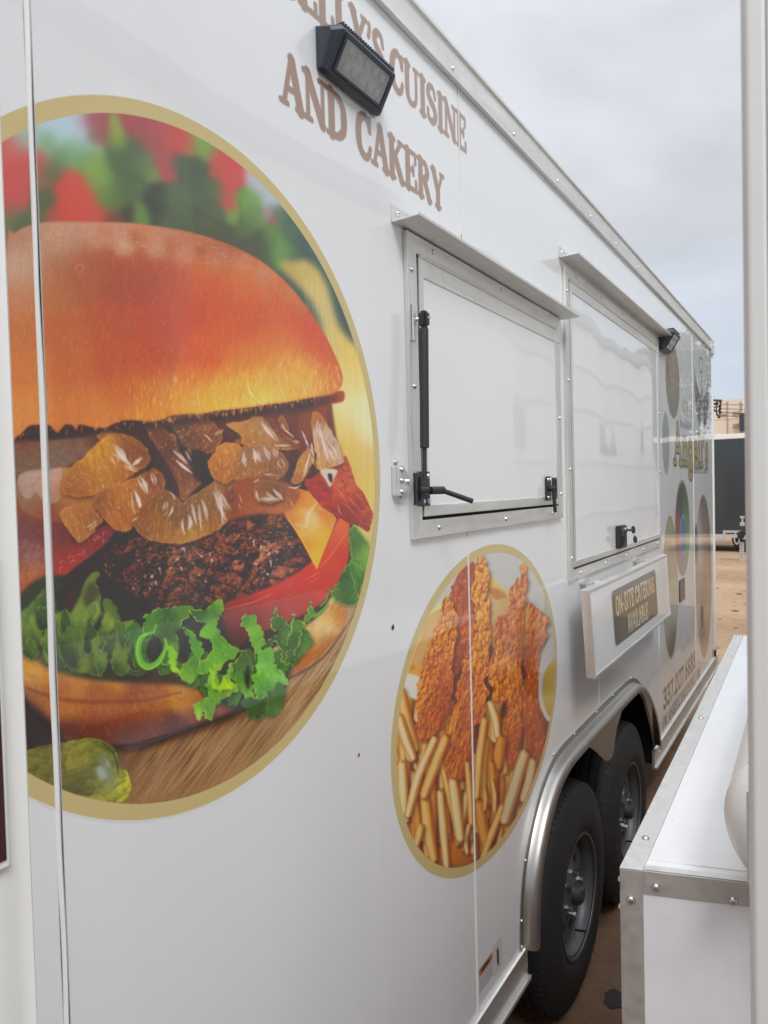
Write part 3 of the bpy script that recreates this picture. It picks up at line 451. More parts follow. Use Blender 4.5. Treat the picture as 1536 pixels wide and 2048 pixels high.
    onion([(622, 828), (634, 822), (648, 832), (655, 848), (668, 870), (680, 895), (687, 918), (686, 928), (660, 938), (636, 940), (630, 900), (624, 860)], [(630, 840, (196, 130, 74)), (645, 870, (222, 200, 186)), (660, 900, (214, 188, 168)), (675, 915, (224, 200, 180)), (640, 930, (222, 170, 104)), (635, 890, (214, 160, 100)), (655, 930, (222, 176, 110))], 12, hl=[(636, 838, 644, 870, 3), (640, 865, 650, 905, 3), (644, 880, 655, 920, 4), (655, 890, 672, 920, 4), (632, 860, 640, 912, 2.5)])
    P([(640, 942), (660, 938), (675, 942), (668, 958), (660, 975), (652, 962)], (222, 196, 178), blur=1); P([(656, 948), (664, 950), (664, 966), (658, 960)], (60, 40, 30), blur=1)
    P([(622, 820), (640, 790), (658, 795), (660, 815), (652, 830), (654, 850), (648, 838), (635, 822)], (150, 66, 40), blur=1.6)
    P([(640, 792), (684, 782), (688, 800), (676, 806), (656, 806)], (176, 74, 46), blur=1.4)
    P([(30, 866), (330, 838), (540, 806), (665, 792), (668, 802), (600, 822), (480, 836), (330, 856), (150, 872), (30, 884)], (56, 30, 20), blur=5, a=.75)
    # --- top bun
    bn = [(14, 480), (30, 466), (48, 455), (75, 447), (110, 443), (200, 444), (260, 446), (310, 452), (370, 462), (430, 479), (480, 499), (530, 528), (580, 572), (625, 630), (655, 680), (676, 725), (685, 752), (683, 772), (670, 786),
          (655, 791), (630, 795), (600, 800), (570, 806), (540, 809), (510, 814), (484, 817), (460, 820), (432, 823), (405, 828), (370, 829), (340, 833), (330, 838), (312, 843), (290, 843), (262, 841), (240, 843), (215, 854), (190, 856), (160, 850), (152, 861), (146, 852), (130, 850), (115, 866), (100, 852), (80, 850), (60, 852), (48, 862), (36, 872), (20, 870), (10, 700)]
    M = P(bn, 0, blur=.9, S=[(q_[0], q_[1], (min(250, q_[2][0] * 1.03), q_[2][1] * 1.07, q_[2][2] * .94)) + tuple(q_[3:]) for q_ in [(30, 480, (180, 110, 104)), (60, 462, (176, 128, 112)), (60, 475, (184, 136, 126)), (35, 515, (196, 156, 150)), (45, 535, (190, 148, 142)), (100, 455, (196, 138, 126)), (110, 480, (190, 140, 128)), (170, 450, (198, 136, 122)), (230, 452, (196, 132, 118)), (310, 462, (194, 124, 102)), (380, 480, (186, 110, 84)), (440, 500, (176, 96, 72)), (210, 466, (186, 108, 86), 10), (270, 476, (182, 96, 66), 10), (340, 490, (178, 92, 62), 9), (400, 503, (170, 86, 60), 8),
      (140, 475, (186, 134, 122)), (190, 480, (200, 150, 140), 12), (250, 492, (204, 154, 144), 12), (310, 500, (206, 144, 134), 12), (370, 512, (204, 134, 124), 12), (430, 518, (200, 130, 122), 12), (480, 530, (196, 126, 108), 12), (530, 555, (196, 126, 104), 12), (575, 590, (194, 120, 96), 10), (600, 612, (196, 112, 84), 9),
      (60, 560, (188, 130, 112)), (110, 530, (170, 104, 84)), (170, 510, (172, 92, 70)), (100, 590, (180, 104, 72)), (40, 600, (192, 122, 100)), (160, 560, (172, 90, 58)), (200, 530, (172, 86, 58)), (240, 560, (166, 78, 56)), (300, 560, (170, 76, 54)), (290, 530, (178, 86, 52)), (360, 560, (188, 80, 50)), (400, 545, (204, 104, 56)), (430, 580, (200, 84, 50)), (470, 560, (206, 104, 56)), (540, 590, (206, 108, 62)), (520, 620, (202, 84, 46)), (580, 630, (204, 90, 50)), (620, 660, (206, 84, 50)), (650, 710, (204, 84, 50)), (670, 760, (206, 92, 54)),
      (50, 660, (192, 110, 76)), (60, 740, (202, 116, 68)), (60, 820, (212, 130, 76)), (130, 660, (186, 96, 56)), (140, 740, (192, 100, 56)), (150, 820, (204, 114, 64)), (220, 640, (180, 84, 50)), (230, 720, (186, 86, 46)), (250, 790, (200, 100, 46)), (200, 840, (210, 124, 62)), (310, 640, (184, 78, 46)), (310, 720, (188, 78, 42)), (310, 775, (202, 106, 44)), (330, 800, (222, 138, 46)), (280, 825, (214, 132, 54)), (380, 640, (198, 80, 42)), (400, 720, (210, 88, 38)), (390, 770, (222, 124, 44)), (400, 800, (238, 168, 66)), (420, 690, (212, 92, 40)),
      (470, 660, (206, 88, 44)), (480, 710, (216, 112, 46)), (500, 740, (220, 134, 60)), (460, 770, (230, 146, 58)), (450, 800, (240, 180, 84)), (510, 775, (236, 176, 84)), (520, 800, (240, 196, 104)), (560, 680, (216, 116, 56)), (570, 730, (224, 144, 70)), (580, 770, (232, 172, 88)), (610, 750, (226, 156, 78)), (620, 785, (234, 184, 104)), (645, 765, (222, 142, 76)), (655, 786, (214, 128, 70)), (540, 650, (206, 92, 50))]], sg=24, tex=.05, tx=(3, 11), edge=(3, (176, 92, 70), .5))
    A.streaks(M, 900, 15, 1.45, 2.2, [(222, 132, 70), (232, 150, 74), (214, 120, 64)], .32, .6, .22, lambda x, y: min(1, max(.08, (y - 540) / 230)))
    A.streaks(M, 420, 16, 1.5, 2.0, [(250, 214, 118), (246, 190, 84), (255, 232, 160)], .5, .5, .22, lambda x, y: 0 if y < 700 else max(0, min(1, 1.3 - abs((y - (850 - (x - 100) * .1)) + 35) / 45)) * min(1, max(0, (x - 230) / 120)))
    A.streaks(M, 380, 14, 1.5, 2.0, [(168, 72, 40), (160, 70, 38), (180, 80, 42)], .32, .7, .3, lambda x, y: 1 if y > 560 else .2)
    A.streaks(M, 240, 2.6, 1.4, 2.6, [(224, 146, 84), (232, 160, 96), (226, 150, 120)], .55, .5, .6, lambda x, y: 1 if y > 520 else .1)
    A.streaks(M, 260, 15, .08, 2.4, [(214, 168, 156), (176, 112, 92), (210, 154, 140)], .3, 1, .15, lambda x, y: 1 if 465 < y < 470 + 35 + (x - 200) * .13 else 0)
    for q in ([(494, 760), (500, 785), (520, 806)], [(560, 775), (568, 795)], [(470, 790), (474, 812)], [(395, 795), (400, 822)], [(430, 800), (434, 818)], [(604, 768), (612, 790)]): Ln(q, [1, 3.6, 1], (255, 232, 160), .8, .7)
    t = np.linspace(0, 6.28, 14); Ln([(159 + 8 * math.cos(a), 537 + 8 * math.sin(a)) for a in t], 2, (206, 138, 80), .7, .8)
    M = A.mask([(25, 862), (330, 832), (660, 788), (664, 796), (330, 843), (30, 876)], False); A.streaks(M, 70, 9, 1.5, 5, [(236, 176, 96), (214, 128, 62)], .6, .6, .2, lambda x, y: 1 if x > 180 else .3)
    P([(34, 1200), (110, 1150), (260, 1200), (330, 1290), (480, 1330), (470, 1375), (330, 1368), (200, 1362), (100, 1340), (60, 1306), (34, 1290)], 0, blur=4, S=[(70, 1260, (60, 70, 44)), (70, 1295, (96, 84, 50)), (130, 1330, (84, 84, 46)), (200, 1350, (70, 70, 36)), (260, 1350, (60, 54, 30)), (330, 1350, (76, 54, 30)), (200, 1240, (48, 46, 30)), (300, 1280, (40, 44, 26)), (420, 1340, (60, 60, 30))], sg=22)
    # --- lettuce, soft part on the left
    def leaf(pts, S, sg=14, rim=(168, 198, 70), rw=2.2, blur=1.0, ra=.8, tex=.08):
        pts = A.frilly(pts, 2.3 if blur < 2 else 1.2, 7, int(pts[0][0])); P([(x_ + 2, y_ + 4) for x_, y_ in pts], (30, 40, 18), .5, 4, False); S = [(a_, b_, (c_[0] * 1.06, c_[1] * 1.05, c_[2] * .88)) for a_, b_, c_ in S]
        M = P(pts, 0, smooth=False, blur=blur, S=S, sg=sg, tex=tex, tx=(5, 10), seed=int(pts[0][0]))
        if M is not None and blur < 2:
            A.streaks(M, int(M[2].sum() / 130), 16, 1.2 + A.rg.normal() * .3, 2.4, [(160, 204, 96), (44, 84, 36), (60, 110, 44), (136, 190, 90)], .33, 1.3, .5)
        if rim is not None:
            c = np.array(pts); n = len(c); k0 = 0
            for i in range(0, n - 3, 3):
                if A.rg.random() < .62: Ln(c[i:i + 4], rw * (.6 + .6 * A.rg.random()), rim, ra, blur * .7, smooth=False)
        return M
    g1, g2, g3, dk = (112, 134, 66), (92, 112, 56), (74, 92, 46), (42, 44, 30)
    leaf([(42, 1235), (60, 1210), (80, 1190), (100, 1172), (108, 1200), (118, 1230), (120, 1260), (95, 1290), (60, 1285), (44, 1278)], [(60, 1220, (96, 130, 84)), (65, 1250, (92, 120, 64)), (90, 1190, (80, 100, 60)), (85, 1230, (46, 54, 40)), (100, 1250, (70, 88, 46)), (60, 1275, (96, 116, 66))], 13, (120, 142, 82), 4, 3, .6)
    leaf([(86, 1310), (96, 1285), (115, 1265), (128, 1250), (140, 1225), (152, 1200), (165, 1175), (178, 1152), (192, 1146), (198, 1152), (188, 1164), (196, 1176), (200, 1190), (198, 1210), (202, 1228), (196, 1240), (180, 1255), (170, 1270), (168, 1290), (185, 1296), (200, 1285), (206, 1300), (212, 1320), (205, 1345), (170, 1348), (145, 1340), (120, 1330), (95, 1325)],
         [(190, 1155, (104, 122, 60)), (170, 1185, (118, 134, 66)), (178, 1190, (84, 84, 46)), (165, 1215, (116, 136, 66)), (190, 1215, (110, 130, 66)), (145, 1240, (124, 142, 74)), (120, 1270, (108, 124, 64)), (150, 1280, (118, 136, 68)), (110, 1310, (120, 138, 74)), (140, 1320, (110, 128, 60)), (165, 1325, (120, 136, 66)), (190, 1325, (84, 98, 48)), (200, 1340, (66, 76, 40)), (175, 1250, (100, 118, 58))], 12, (150, 168, 84), 3, 2, .55)
    P([(182, 1285), (172, 1278), (172, 1262), (182, 1258), (195, 1268), (204, 1285), (204, 1300), (196, 1290)], (66, 88, 58), blur=2); P([(168, 1190), (182, 1165), (196, 1180), (186, 1205), (172, 1215)], (84, 82, 44), blur=3)
    Ln([(176, 1215), (190, 1205), (196, 1222), (186, 1238), (172, 1252), (168, 1275), (158, 1285)], [2, 4, 3, 2], (158, 176, 84), .7, 1.6); Ln([(150, 1330), (140, 1300), (128, 1290)], [2, 4, 2], (140, 156, 84), .5, 2)
    leaf([(205, 1210), (215, 1200), (230, 1212), (240, 1240), (250, 1250), (270, 1240), (262, 1262), (285, 1270), (300, 1290), (300, 1340), (260, 1350), (225, 1340), (210, 1300), (218, 1270), (210, 1240)], [(220, 1220, (92, 110, 58)), (225, 1260, (98, 112, 56)), (215, 1300, (84, 98, 48)), (250, 1280, (74, 88, 44)), (260, 1310, (80, 98, 48)), (240, 1335, (92, 116, 50)), (280, 1330, (70, 84, 40)), (250, 1255, (84, 98, 54))], 13, (120, 140, 74), 3, 2, .5)
    P([(198, 1340), (225, 1318), (250, 1322), (240, 1335), (215, 1350)], (48, 50, 30), blur=4); P([(200, 1230), (212, 1250), (210, 1290), (202, 1280)], (52, 54, 36), blur=3)
    P([(110, 1190), (140, 1170), (175, 1130), (160, 1190), (135, 1235), (125, 1240), (118, 1215)], (52, 36, 28), blur=3); P([(130, 1195), (160, 1165), (150, 1200), (135, 1222)], (78, 38, 30), blur=3)
    for k in range(22):                              # soft ruffles joining the left leaves
        x_ = 50 + k * 11.5 + A.rg.normal() * 5; y_ = 1262 + 34 * math.sin(k * 1.7) + k * 1.6; r_ = A.rg.uniform(14, 26); c0 = [(104, 128, 62), (84, 108, 52), (120, 142, 70), (66, 88, 44)][k % 4]
        leaf([(x_ + r_ * .7 * math.cos(t) * (1 + .3 * A.rg.normal()), y_ + r_ * 1.5 * math.sin(t) * (1 + .2 * A.rg.normal())) for t in np.linspace(0, 6.28, 8, endpoint=False)], [(x_, y_ - 12, c0), (x_ - 6, y_ + 14, tuple(v * .62 for v in c0)), (x_ + 7, y_ + 4, tuple(v * 1.1 for v in c0))], 10, (140, 160, 84), 3, 2.2, .5)
    # crisp curls
    B_, G_, D_, Y_ = (112, 176, 66), (84, 142, 60), (50, 88, 42), (164, 204, 58)
    P([(270, 1240), (300, 1225), (350, 1215), (430, 1220), (470, 1300), (520, 1330), (560, 1300), (600, 1260), (560, 1400), (500, 1420), (420, 1400), (370, 1350), (300, 1330), (275, 1290)], (44, 48, 26), blur=5)
    for k in range(26):
        t_ = k / 25; x_ = 280 + 320 * t_ + A.rg.normal() * 6; y_ = 1285 + 60 * math.sin(t_ * 3.0) * (.6 + .4 * A.rg.random()) + (30 if .4 < t_ < .85 else 0) + A.rg.normal() * 12; r_ = A.rg.uniform(16, 26)
        leaf([(x_ + r_ * .8 * math.cos(t) * (1 + .3 * A.rg.normal()), y_ + r_ * 1.2 * math.sin(t) * (1 + .2 * A.rg.normal())) for t in np.linspace(0, 6.28, 8, endpoint=False)], [(x_, y_ - 10, (70, 112, 50)), (x_ - 8, y_ + 10, (54, 88, 40)), (x_ + 8, y_ + 14, (86, 132, 54))], 11, (128, 170, 58), 1.6, 1.1, .6)
    leaf([(288, 1236), (300, 1228), (312, 1222), (330, 1216), (352, 1214), (378, 1212), (374, 1230), (362, 1248), (355, 1270), (358, 1300), (340, 1330), (320, 1325), (312, 1290), (308, 1262), (292, 1262)], [(310, 1245, (70, 110, 56)), (340, 1235, (72, 100, 52)), (365, 1225, (90, 130, 58)), (340, 1270, (66, 96, 50)), (345, 1300, (98, 150, 58)), (300, 1240, (96, 140, 66)), (330, 1310, (74, 110, 54))], 11, Y_)
    P([(300, 1320), (292, 1305), (298, 1285), (310, 1275), (322, 1282), (326, 1300), (318, 1318), (308, 1328)], (34, 46, 24), blur=1.6)
    Ln([(330, 1278), (332, 1290), (326, 1308), (315, 1325), (298, 1334), (284, 1328), (277, 1310), (276, 1292), (282, 1276), (294, 1268), (306, 1264), (312, 1250)], [4, 7, 11, 13, 14, 12, 9, 6, 4], (110, 184, 60), 1, 1.0)
    Ln([(330, 1278), (333, 1292), (327, 1310), (316, 1328), (298, 1338), (283, 1332), (275, 1312), (274, 1292), (280, 1274), (294, 1268)], [1.6, 2], (176, 216, 84), .9, .6)
    Ln([(284, 1320), (282, 1298), (292, 1278)], [2, 4, 2], (66, 130, 60), .6, 1.5)
    leaf([(334, 1300), (345, 1290), (356, 1310), (352, 1330), (362, 1345), (345, 1342), (336, 1325)], [(345, 1310, (128, 190, 56)), (350, 1335, (150, 200, 54))], 10, Y_)
    leaf([(366, 1258), (378, 1262), (392, 1275), (404, 1290), (406, 1302), (398, 1320), (392, 1340), (401, 1346), (388, 1360), (382, 1370), (370, 1364), (362, 1352), (364, 1330), (375, 1325), (384, 1300), (380, 1280)], [(385, 1275, (84, 142, 64)), (398, 1300, (92, 160, 64)), (390, 1330, (84, 130, 50)), (375, 1345, (110, 160, 56)), (385, 1360, (120, 176, 60))], 10, Y_)
    P([(360, 1290), (372, 1272), (380, 1300), (372, 1325), (358, 1320)], (36, 44, 24), blur=2)
    leaf([(382, 1215), (392, 1222), (410, 1220), (425, 1208), (442, 1200), (447, 1206), (445, 1222), (432, 1238), (436, 1258), (448, 1278), (462, 1292), (476, 1302), (468, 1315), (450, 1330), (435, 1345), (432, 1372), (420, 1358), (418, 1340), (400, 1350), (398, 1332), (408, 1322), (425, 1300), (420, 1282), (402, 1272), (400, 1262), (412, 1248), (395, 1240), (384, 1228)],
         [(400, 1232, (66, 98, 48)), (425, 1222, (78, 118, 54)), (440, 1208, (112, 168, 66)), (420, 1250, (98, 156, 62)), (415, 1262, (120, 184, 62)), (440, 1275, (84, 142, 56)), (450, 1300, (96, 160, 60)), (430, 1315, (108, 172, 66)), (430, 1345, (140, 194, 56)), (405, 1340, (90, 150, 58))], 10, Y_)
    leaf([(484, 1240), (492, 1230), (505, 1228), (513, 1230), (514, 1245), (522, 1256), (526, 1280), (524, 1300), (518, 1312), (508, 1298), (500, 1275), (490, 1258), (482, 1250)], [(495, 1240, (104, 160, 68)), (505, 1260, (120, 178, 74)), (516, 1290, (110, 168, 70)), (490, 1235, (70, 110, 50))], 9, Y_)
    leaf([(552, 1210), (555, 1225), (562, 1235), (575, 1245), (580, 1262), (576, 1290), (572, 1318), (566, 1322), (560, 1300), (550, 1285), (545, 1292), (530, 1295), (533, 1280), (540, 1275), (552, 1272), (556, 1262), (545, 1255), (540, 1250), (543, 1235)], [(550, 1235, (72, 110, 56)), (565, 1250, (70, 100, 54)), (572, 1275, (88, 130, 60)), (550, 1275, (60, 90, 48)), (560, 1290, (64, 96, 48))], 9, Y_)
    leaf([(586, 1232), (592, 1240), (604, 1245), (606, 1260), (598, 1275), (592, 1300), (578, 1325), (568, 1328), (576, 1300), (580, 1270), (584, 1250)], [(595, 1250, (84, 130, 62)), (588, 1280, (62, 100, 48)), (580, 1310, (66, 104, 50))], 9, Y_)
    leaf([(622, 1202), (626, 1218), (628, 1235), (615, 1245), (604, 1250), (612, 1235), (616, 1220)], [(622, 1220, (84, 128, 60)), (612, 1242, (96, 140, 64))], 8, Y_)
    leaf([(658, 1176), (664, 1190), (672, 1200), (694, 1208), (712, 1200), (722, 1180), (732, 1150), (735, 1120), (725, 1110), (705, 1118), (692, 1135), (684, 1155), (672, 1170), (664, 1185)], [(668, 1195, (90, 130, 56)), (690, 1195, (66, 100, 52)), (705, 1165, (70, 108, 54)), (715, 1140, (96, 146, 62)), (725, 1125, (116, 168, 72)), (715, 1185, (80, 118, 56)), (700, 1150, (58, 92, 48))], 11, (140, 180, 76))
    leaf([(700, 1062), (712, 1055), (722, 1070), (738, 1090), (745, 1120), (738, 1160), (728, 1150), (715, 1120), (702, 1110)], [(708, 1075, (84, 128, 66)), (722, 1100, (110, 150, 74)), (735, 1120, (120, 168, 76)), (720, 1130, (92, 140, 60)), (710, 1090, (70, 104, 60))], 10, (150, 188, 90), 2, 2)
    Ln([(702, 1144), (708, 1165), (712, 1185)], [1, 2, 1], (150, 186, 90), .8, .6); Ln([(640, 1212), (652, 1200), (658, 1178)], [4, 5, 2], (100, 150, 62), 1, 1); Ln([(630, 1232), (645, 1222), (655, 1210)], [8, 8, 5], (110, 162, 60), 1, 1.2)
    leaf([(415, 1368), (428, 1376), (436, 1384), (450, 1378), (462, 1368), (476, 1376), (470, 1384), (455, 1392), (440, 1400), (432, 1415), (424, 1432), (412, 1436), (408, 1425), (402, 1432), (400, 1443), (392, 1430), (388, 1412), (398, 1408), (412, 1398), (418, 1385)], [(425, 1385, (110, 160, 58)), (440, 1390, (96, 144, 56)), (410, 1410, (104, 156, 58)), (400, 1430, (150, 198, 66)), (460, 1374, (160, 204, 54)), (420, 1425, (96, 140, 52))], 9, Y_)
    leaf([(418, 1336), (428, 1345), (432, 1372), (440, 1365), (452, 1350), (458, 1332), (470, 1332), (472, 1345), (464, 1358), (470, 1368), (476, 1376), (450, 1380), (434, 1382), (424, 1368)], [(428, 1360, (150, 200, 50)), (455, 1345, (124, 170, 60)), (465, 1370, (170, 208, 60)), (440, 1375, (160, 204, 56))], 9, Y_)
    leaf([(466, 1330), (476, 1318), (490, 1300), (500, 1296), (508, 1312), (506, 1340), (500, 1370), (505, 1388), (518, 1392), (505, 1402), (490, 1395), (480, 1380), (470, 1368), (462, 1350)], [(490, 1310, (70, 96, 44)), (485, 1340, (72, 112, 52)), (490, 1370, (92, 148, 60)), (500, 1390, (110, 170, 66)), (475, 1360, (90, 140, 60))], 9, Y_)
    leaf([(516, 1308), (530, 1300), (542, 1295), (548, 1310), (552, 1330), (560, 1345), (572, 1356), (570, 1368), (548, 1380), (530, 1390), (520, 1396), (505, 1380), (508, 1355), (512, 1335)], [(530, 1315, (100, 170, 76)), (525, 1340, (130, 196, 110)), (540, 1345, (124, 190, 96)), (560, 1360, (128, 188, 110)), (520, 1365, (92, 160, 56)), (535, 1380, (84, 140, 54))], 10, Y_)
    leaf([(482, 1408), (500, 1396), (520, 1398), (540, 1385), (556, 1370), (568, 1372), (566, 1400), (556, 1425), (538, 1438), (528, 1432), (510, 1438), (496, 1428)], [(500, 1410, (60, 96, 50)), (530, 1405, (54, 88, 46)), (555, 1385, (66, 108, 50)), (545, 1420, (70, 116, 54)), (515, 1425, (56, 86, 46))], 10, (96, 140, 70), 1.6)
    Ln([(534, 1388), (536, 1405), (532, 1430)], [1, 1.6, 1], (110, 150, 80), .7, .5); P([(490, 1345), (498, 1330), (500, 1370), (496, 1380), (490, 1365)], (44, 62, 30), blur=1.6)
    P([(470, 1340), (466, 1360), (470, 1330)], (48, 60, 30), blur=1)
    # --- pickle
    M = A.crust([(40, 1508), (70, 1496), (95, 1490), (130, 1484), (160, 1478), (185, 1476), (212, 1484), (230, 1498), (238, 1520), (240, 1538), (252, 1540), (260, 1560), (262, 1580), (250, 1600), (225, 1606), (150, 1596), (60, 1570), (40, 1550)],
        [(a_, b_, (c_[0] * 1.3, c_[1] * 1.28, c_[2] * 1.25)) for a_, b_, c_ in [(60, 1520, (104, 98, 44)), (110, 1510, (100, 96, 46)), (80, 1550, (92, 90, 42)), (150, 1505, (116, 110, 46)), (180, 1490, (96, 98, 40)), (150, 1560, (78, 78, 38)), (190, 1560, (92, 92, 50)), (225, 1500, (84, 88, 40)), (222, 1530, (96, 104, 60)), (210, 1600, (120, 118, 52)), (245, 1565, (152, 150, 50)), (250, 1590, (140, 140, 50)), (130, 1530, (110, 104, 46))]], 18, (34, 24), .2, 51, 2.0, .42, dark=(60, 58, 28), jag=5, fb=.12)
    P([(195, 1515), (205, 1512), (222, 1535), (232, 1560), (228, 1580), (215, 1570), (205, 1545)], (136, 142, 118), blur=5, a=.8); P([(192, 1538), (206, 1536), (214, 1555), (200, 1560)], (168, 176, 176), blur=3, a=.8); P([(210, 1515), (222, 1530), (216, 1536)], (160, 170, 160), blur=2, a=.7)
    Ln([(205, 1486), (225, 1505), (234, 1530), (236, 1550)], [2, 3, 2], (54, 60, 28), .7, 1); Ln([(192, 1530), (190, 1560), (200, 1585)], [2, 2, 1], (134, 134, 76), .6, 1.2)
    return A
def paint_chicken():
    A = Art(770, 1080, 360, 690, 9, (205, 200, 195)); P, Ln = A.poly, A.line
    # white plate with ribbed rim
    M0 = ((0, 0, np.ones((690, 360), np.float32)))
    A.put(M0, A.field(0, 0, 690, 360, [(1020, 1110, (206, 206, 202)), (1080, 1200, (196, 192, 188)), (960, 1110, (200, 196, 190)), (860, 1200, (200, 190, 184)), (800, 1350, (196, 186, 180)), (1090, 1280, (186, 178, 172)), (790, 1500, (186, 172, 164)), (1060, 1600, (140, 124, 110)), (900, 1700, (160, 110, 60))], 60))
    for k in range(34): Ln([(962 + k * 2.2, 1105), (961 + k * 2.3, 1185)], 1, (176, 176, 172), .35, .6, smooth=False)
    for k in range(30): Ln([(1075 + k * .8, 1330 - k * 7), (1110 + k * .3, 1270 - k * 8)], 1.4, (156, 146, 142), .5, .8, smooth=False)
    # orange interior bed
    P([(845, 1240), (960, 1130), (1010, 1180), (1075, 1230), (1085, 1500), (1050, 1600), (960, 1740), (880, 1720), (800, 1600), (800, 1400)], 0, smooth=False, blur=4,
      S=[(a_, b_, (min(230, c_[0] * 1.2 + 20), c_[1] * 1.25 + 14, c_[2] * 1.15)) for a_, b_, c_ in [(860, 1250, (206, 168, 120)), (840, 1310, (202, 150, 90)), (850, 1330, (196, 130, 50)), (900, 1380, (90, 50, 30)), (930, 1300, (70, 40, 30)), (1000, 1220, (190, 140, 90)), (980, 1400, (84, 44, 26)), (880, 1540, (150, 80, 30)), (840, 1620, (178, 104, 48)), (900, 1640, (156, 78, 34)), (940, 1600, (130, 60, 28)), (980, 1620, (80, 44, 26)), (1020, 1560, (120, 66, 34)), (1060, 1500, (130, 90, 60)), (900, 1700, (176, 96, 34)), (940, 1720, (110, 62, 30)), (820, 1560, (180, 130, 80))]], sg=28, tex=.06)
    def fry(a, b, w, tone=0, bl=1.0):
        (x1, y1), (x2, y2) = a, b; L = math.hypot(x2 - x1, y2 - y1); nx, ny = -(y2 - y1) / L, (x2 - x1) / L
        base = [(228, 170, 78), (234, 194, 120), (210, 130, 48), (216, 182, 128)][tone]; lite = [(232, 202, 140), (232, 216, 176), (224, 170, 90), (222, 206, 170)][tone]; drk = (168, 86, 26)
        w *= 1.04; h = w / 2; mx, my = (x1 + x2) / 2 + nx * A.rg.normal() * 3, (y1 + y2) / 2 + ny * A.rg.normal() * 3
        pts = [(x1 + nx * h * .8, y1 + ny * h * .8), (mx + nx * h, my + ny * h), (x2 + nx * h * .8, y2 + ny * h * .8), (x2 + (x2 - x1) / L * h * .6, y2 + (y2 - y1) / L * h * .6), (x2 - nx * h * .8, y2 - ny * h * .8), (mx - nx * h, my - ny * h), (x1 - nx * h * .8, y1 - ny * h * .8)]
        P([(px + 4, py + 3) for px, py in pts], (96, 44, 18), .6, 3)
        M = P(pts, base, blur=bl * .7, smooth=False, tex=.08, tx=(4, 14), ta=math.atan2(y2 - y1, x2 - x1) - 1.57, seed=int(x1), edge=(3, drk, .55))
        s = 1 if nx < 0 else -1
        Ln([(x1 + nx * h * .25 * s, y1 + ny * h * .25), (mx + nx * h * .25 * s, my), (x2 + nx * h * .1 * s, y2)], [w * .3, w * .5, w * .35], lite, .75, 2.2)
        Ln([(x1 - nx * h * .8 * s, y1), (mx - nx * h * .8 * s, my), (x2 - nx * h * .6 * s, y2)], [w * .18, w * .25, w * .1], drk, .5, 2)
    def cst(p, S, ang, seed, cell=(16, 9), sg=22):
        S = [(a_, b_, (min(250, c_[0] * 1.13 + 8), c_[1] * 1.16 + 2, c_[2] * .92)) for a_, b_, c_ in S]; p = A.frilly(p, 2.6, 9, seed)[::2]; P([(x + 3, y + 4) for x, y in p], (70, 34, 20), .7, 3.5); return A.crust(p, S, sg, (cell[0] * .85, cell[1] * .85), ang, seed, 1.0, .95, dark=(146, 66, 26), jag=2.6, crease=.55, fb=.3, light=(-.7, -.5))
    for k in range(150):
        x = A.rg.uniform(790, 1080); y = A.rg.uniform(1440, 1640); l = A.rg.uniform(55, 95); dx_ = (x - 935) * -.10 + A.rg.normal() * 8; fry((x - dx_, y - l), (x + dx_, y + l), A.rg.uniform(11, 17), [2, 0, 0, 1, 0][k % 5], 1.2)
    for f in [((812, 1300), (838, 1230), 26, 0), ((806, 1370), (846, 1262), 20, 0), ((862, 1240), (905, 1215), 20, 0)]: fry(*f)
    # background pieces, far side
    P([(850, 1240), (880, 1220), (905, 1225), (890, 1300), (850, 1330), (825, 1330), (840, 1280)], 0, blur=2, S=[(860, 1240, (214, 170, 100)), (880, 1260, (222, 184, 120)), (850, 1290, (214, 170, 112)), (870, 1310, (210, 150, 90))], sg=16)
    P([(818, 1345), (840, 1330), (858, 1345), (850, 1358), (825, 1350)], (222, 160, 70), blur=1.6); P([(806, 1350), (830, 1350), (846, 1365), (842, 1400), (815, 1392), (800, 1380)], (220, 214, 200), blur=1.6)
    P([(972, 1175), (1000, 1180), (1015, 1195), (1010, 1215), (985, 1195)], (196, 128, 66), blur=2.5); P([(975, 1185), (988, 1200), (1015, 1200), (1012, 1260), (990, 1270), (976, 1240)], 0, blur=1.4, S=[(983, 1220, (216, 186, 140)), (1005, 1220, (206, 160, 100)), (995, 1255, (206, 150, 90))], sg=12); Ln([(985, 1200), (984, 1250), (985, 1290)], [5, 6, 4], (222, 200, 160), .8, 1.4)
    for f in [((800, 1380), (830, 1500), 22, 0), ((790, 1440), (822, 1520), 20, 1), ((848, 1390), (834, 1440), 18, 1), ((790, 1530), (812, 1640), 22, 1), ((812, 1525), (800, 1600), 18, 0), ((900, 1400), (865, 1520), 22, 2), ((960, 1200), (940, 1330), 16, 2), ((1000, 1360), (990, 1480), 22, 1), ((1080, 1440), (1092, 1500), 14, 2)]: fry(*f)
    # strips
    cst([(905, 1170), (940, 1120), (952, 1160), (955, 1220), (948, 1270), (935, 1300), (918, 1340), (900, 1380), (890, 1330), (896, 1250), (900, 1200)], [(925, 1170, (150, 74, 62)), (940, 1200, (160, 80, 60)), (920, 1230, (176, 88, 52)), (930, 1260, (190, 104, 60)), (920, 1310, (150, 76, 46)), (905, 1350, (110, 56, 36))], 1.5, 3)
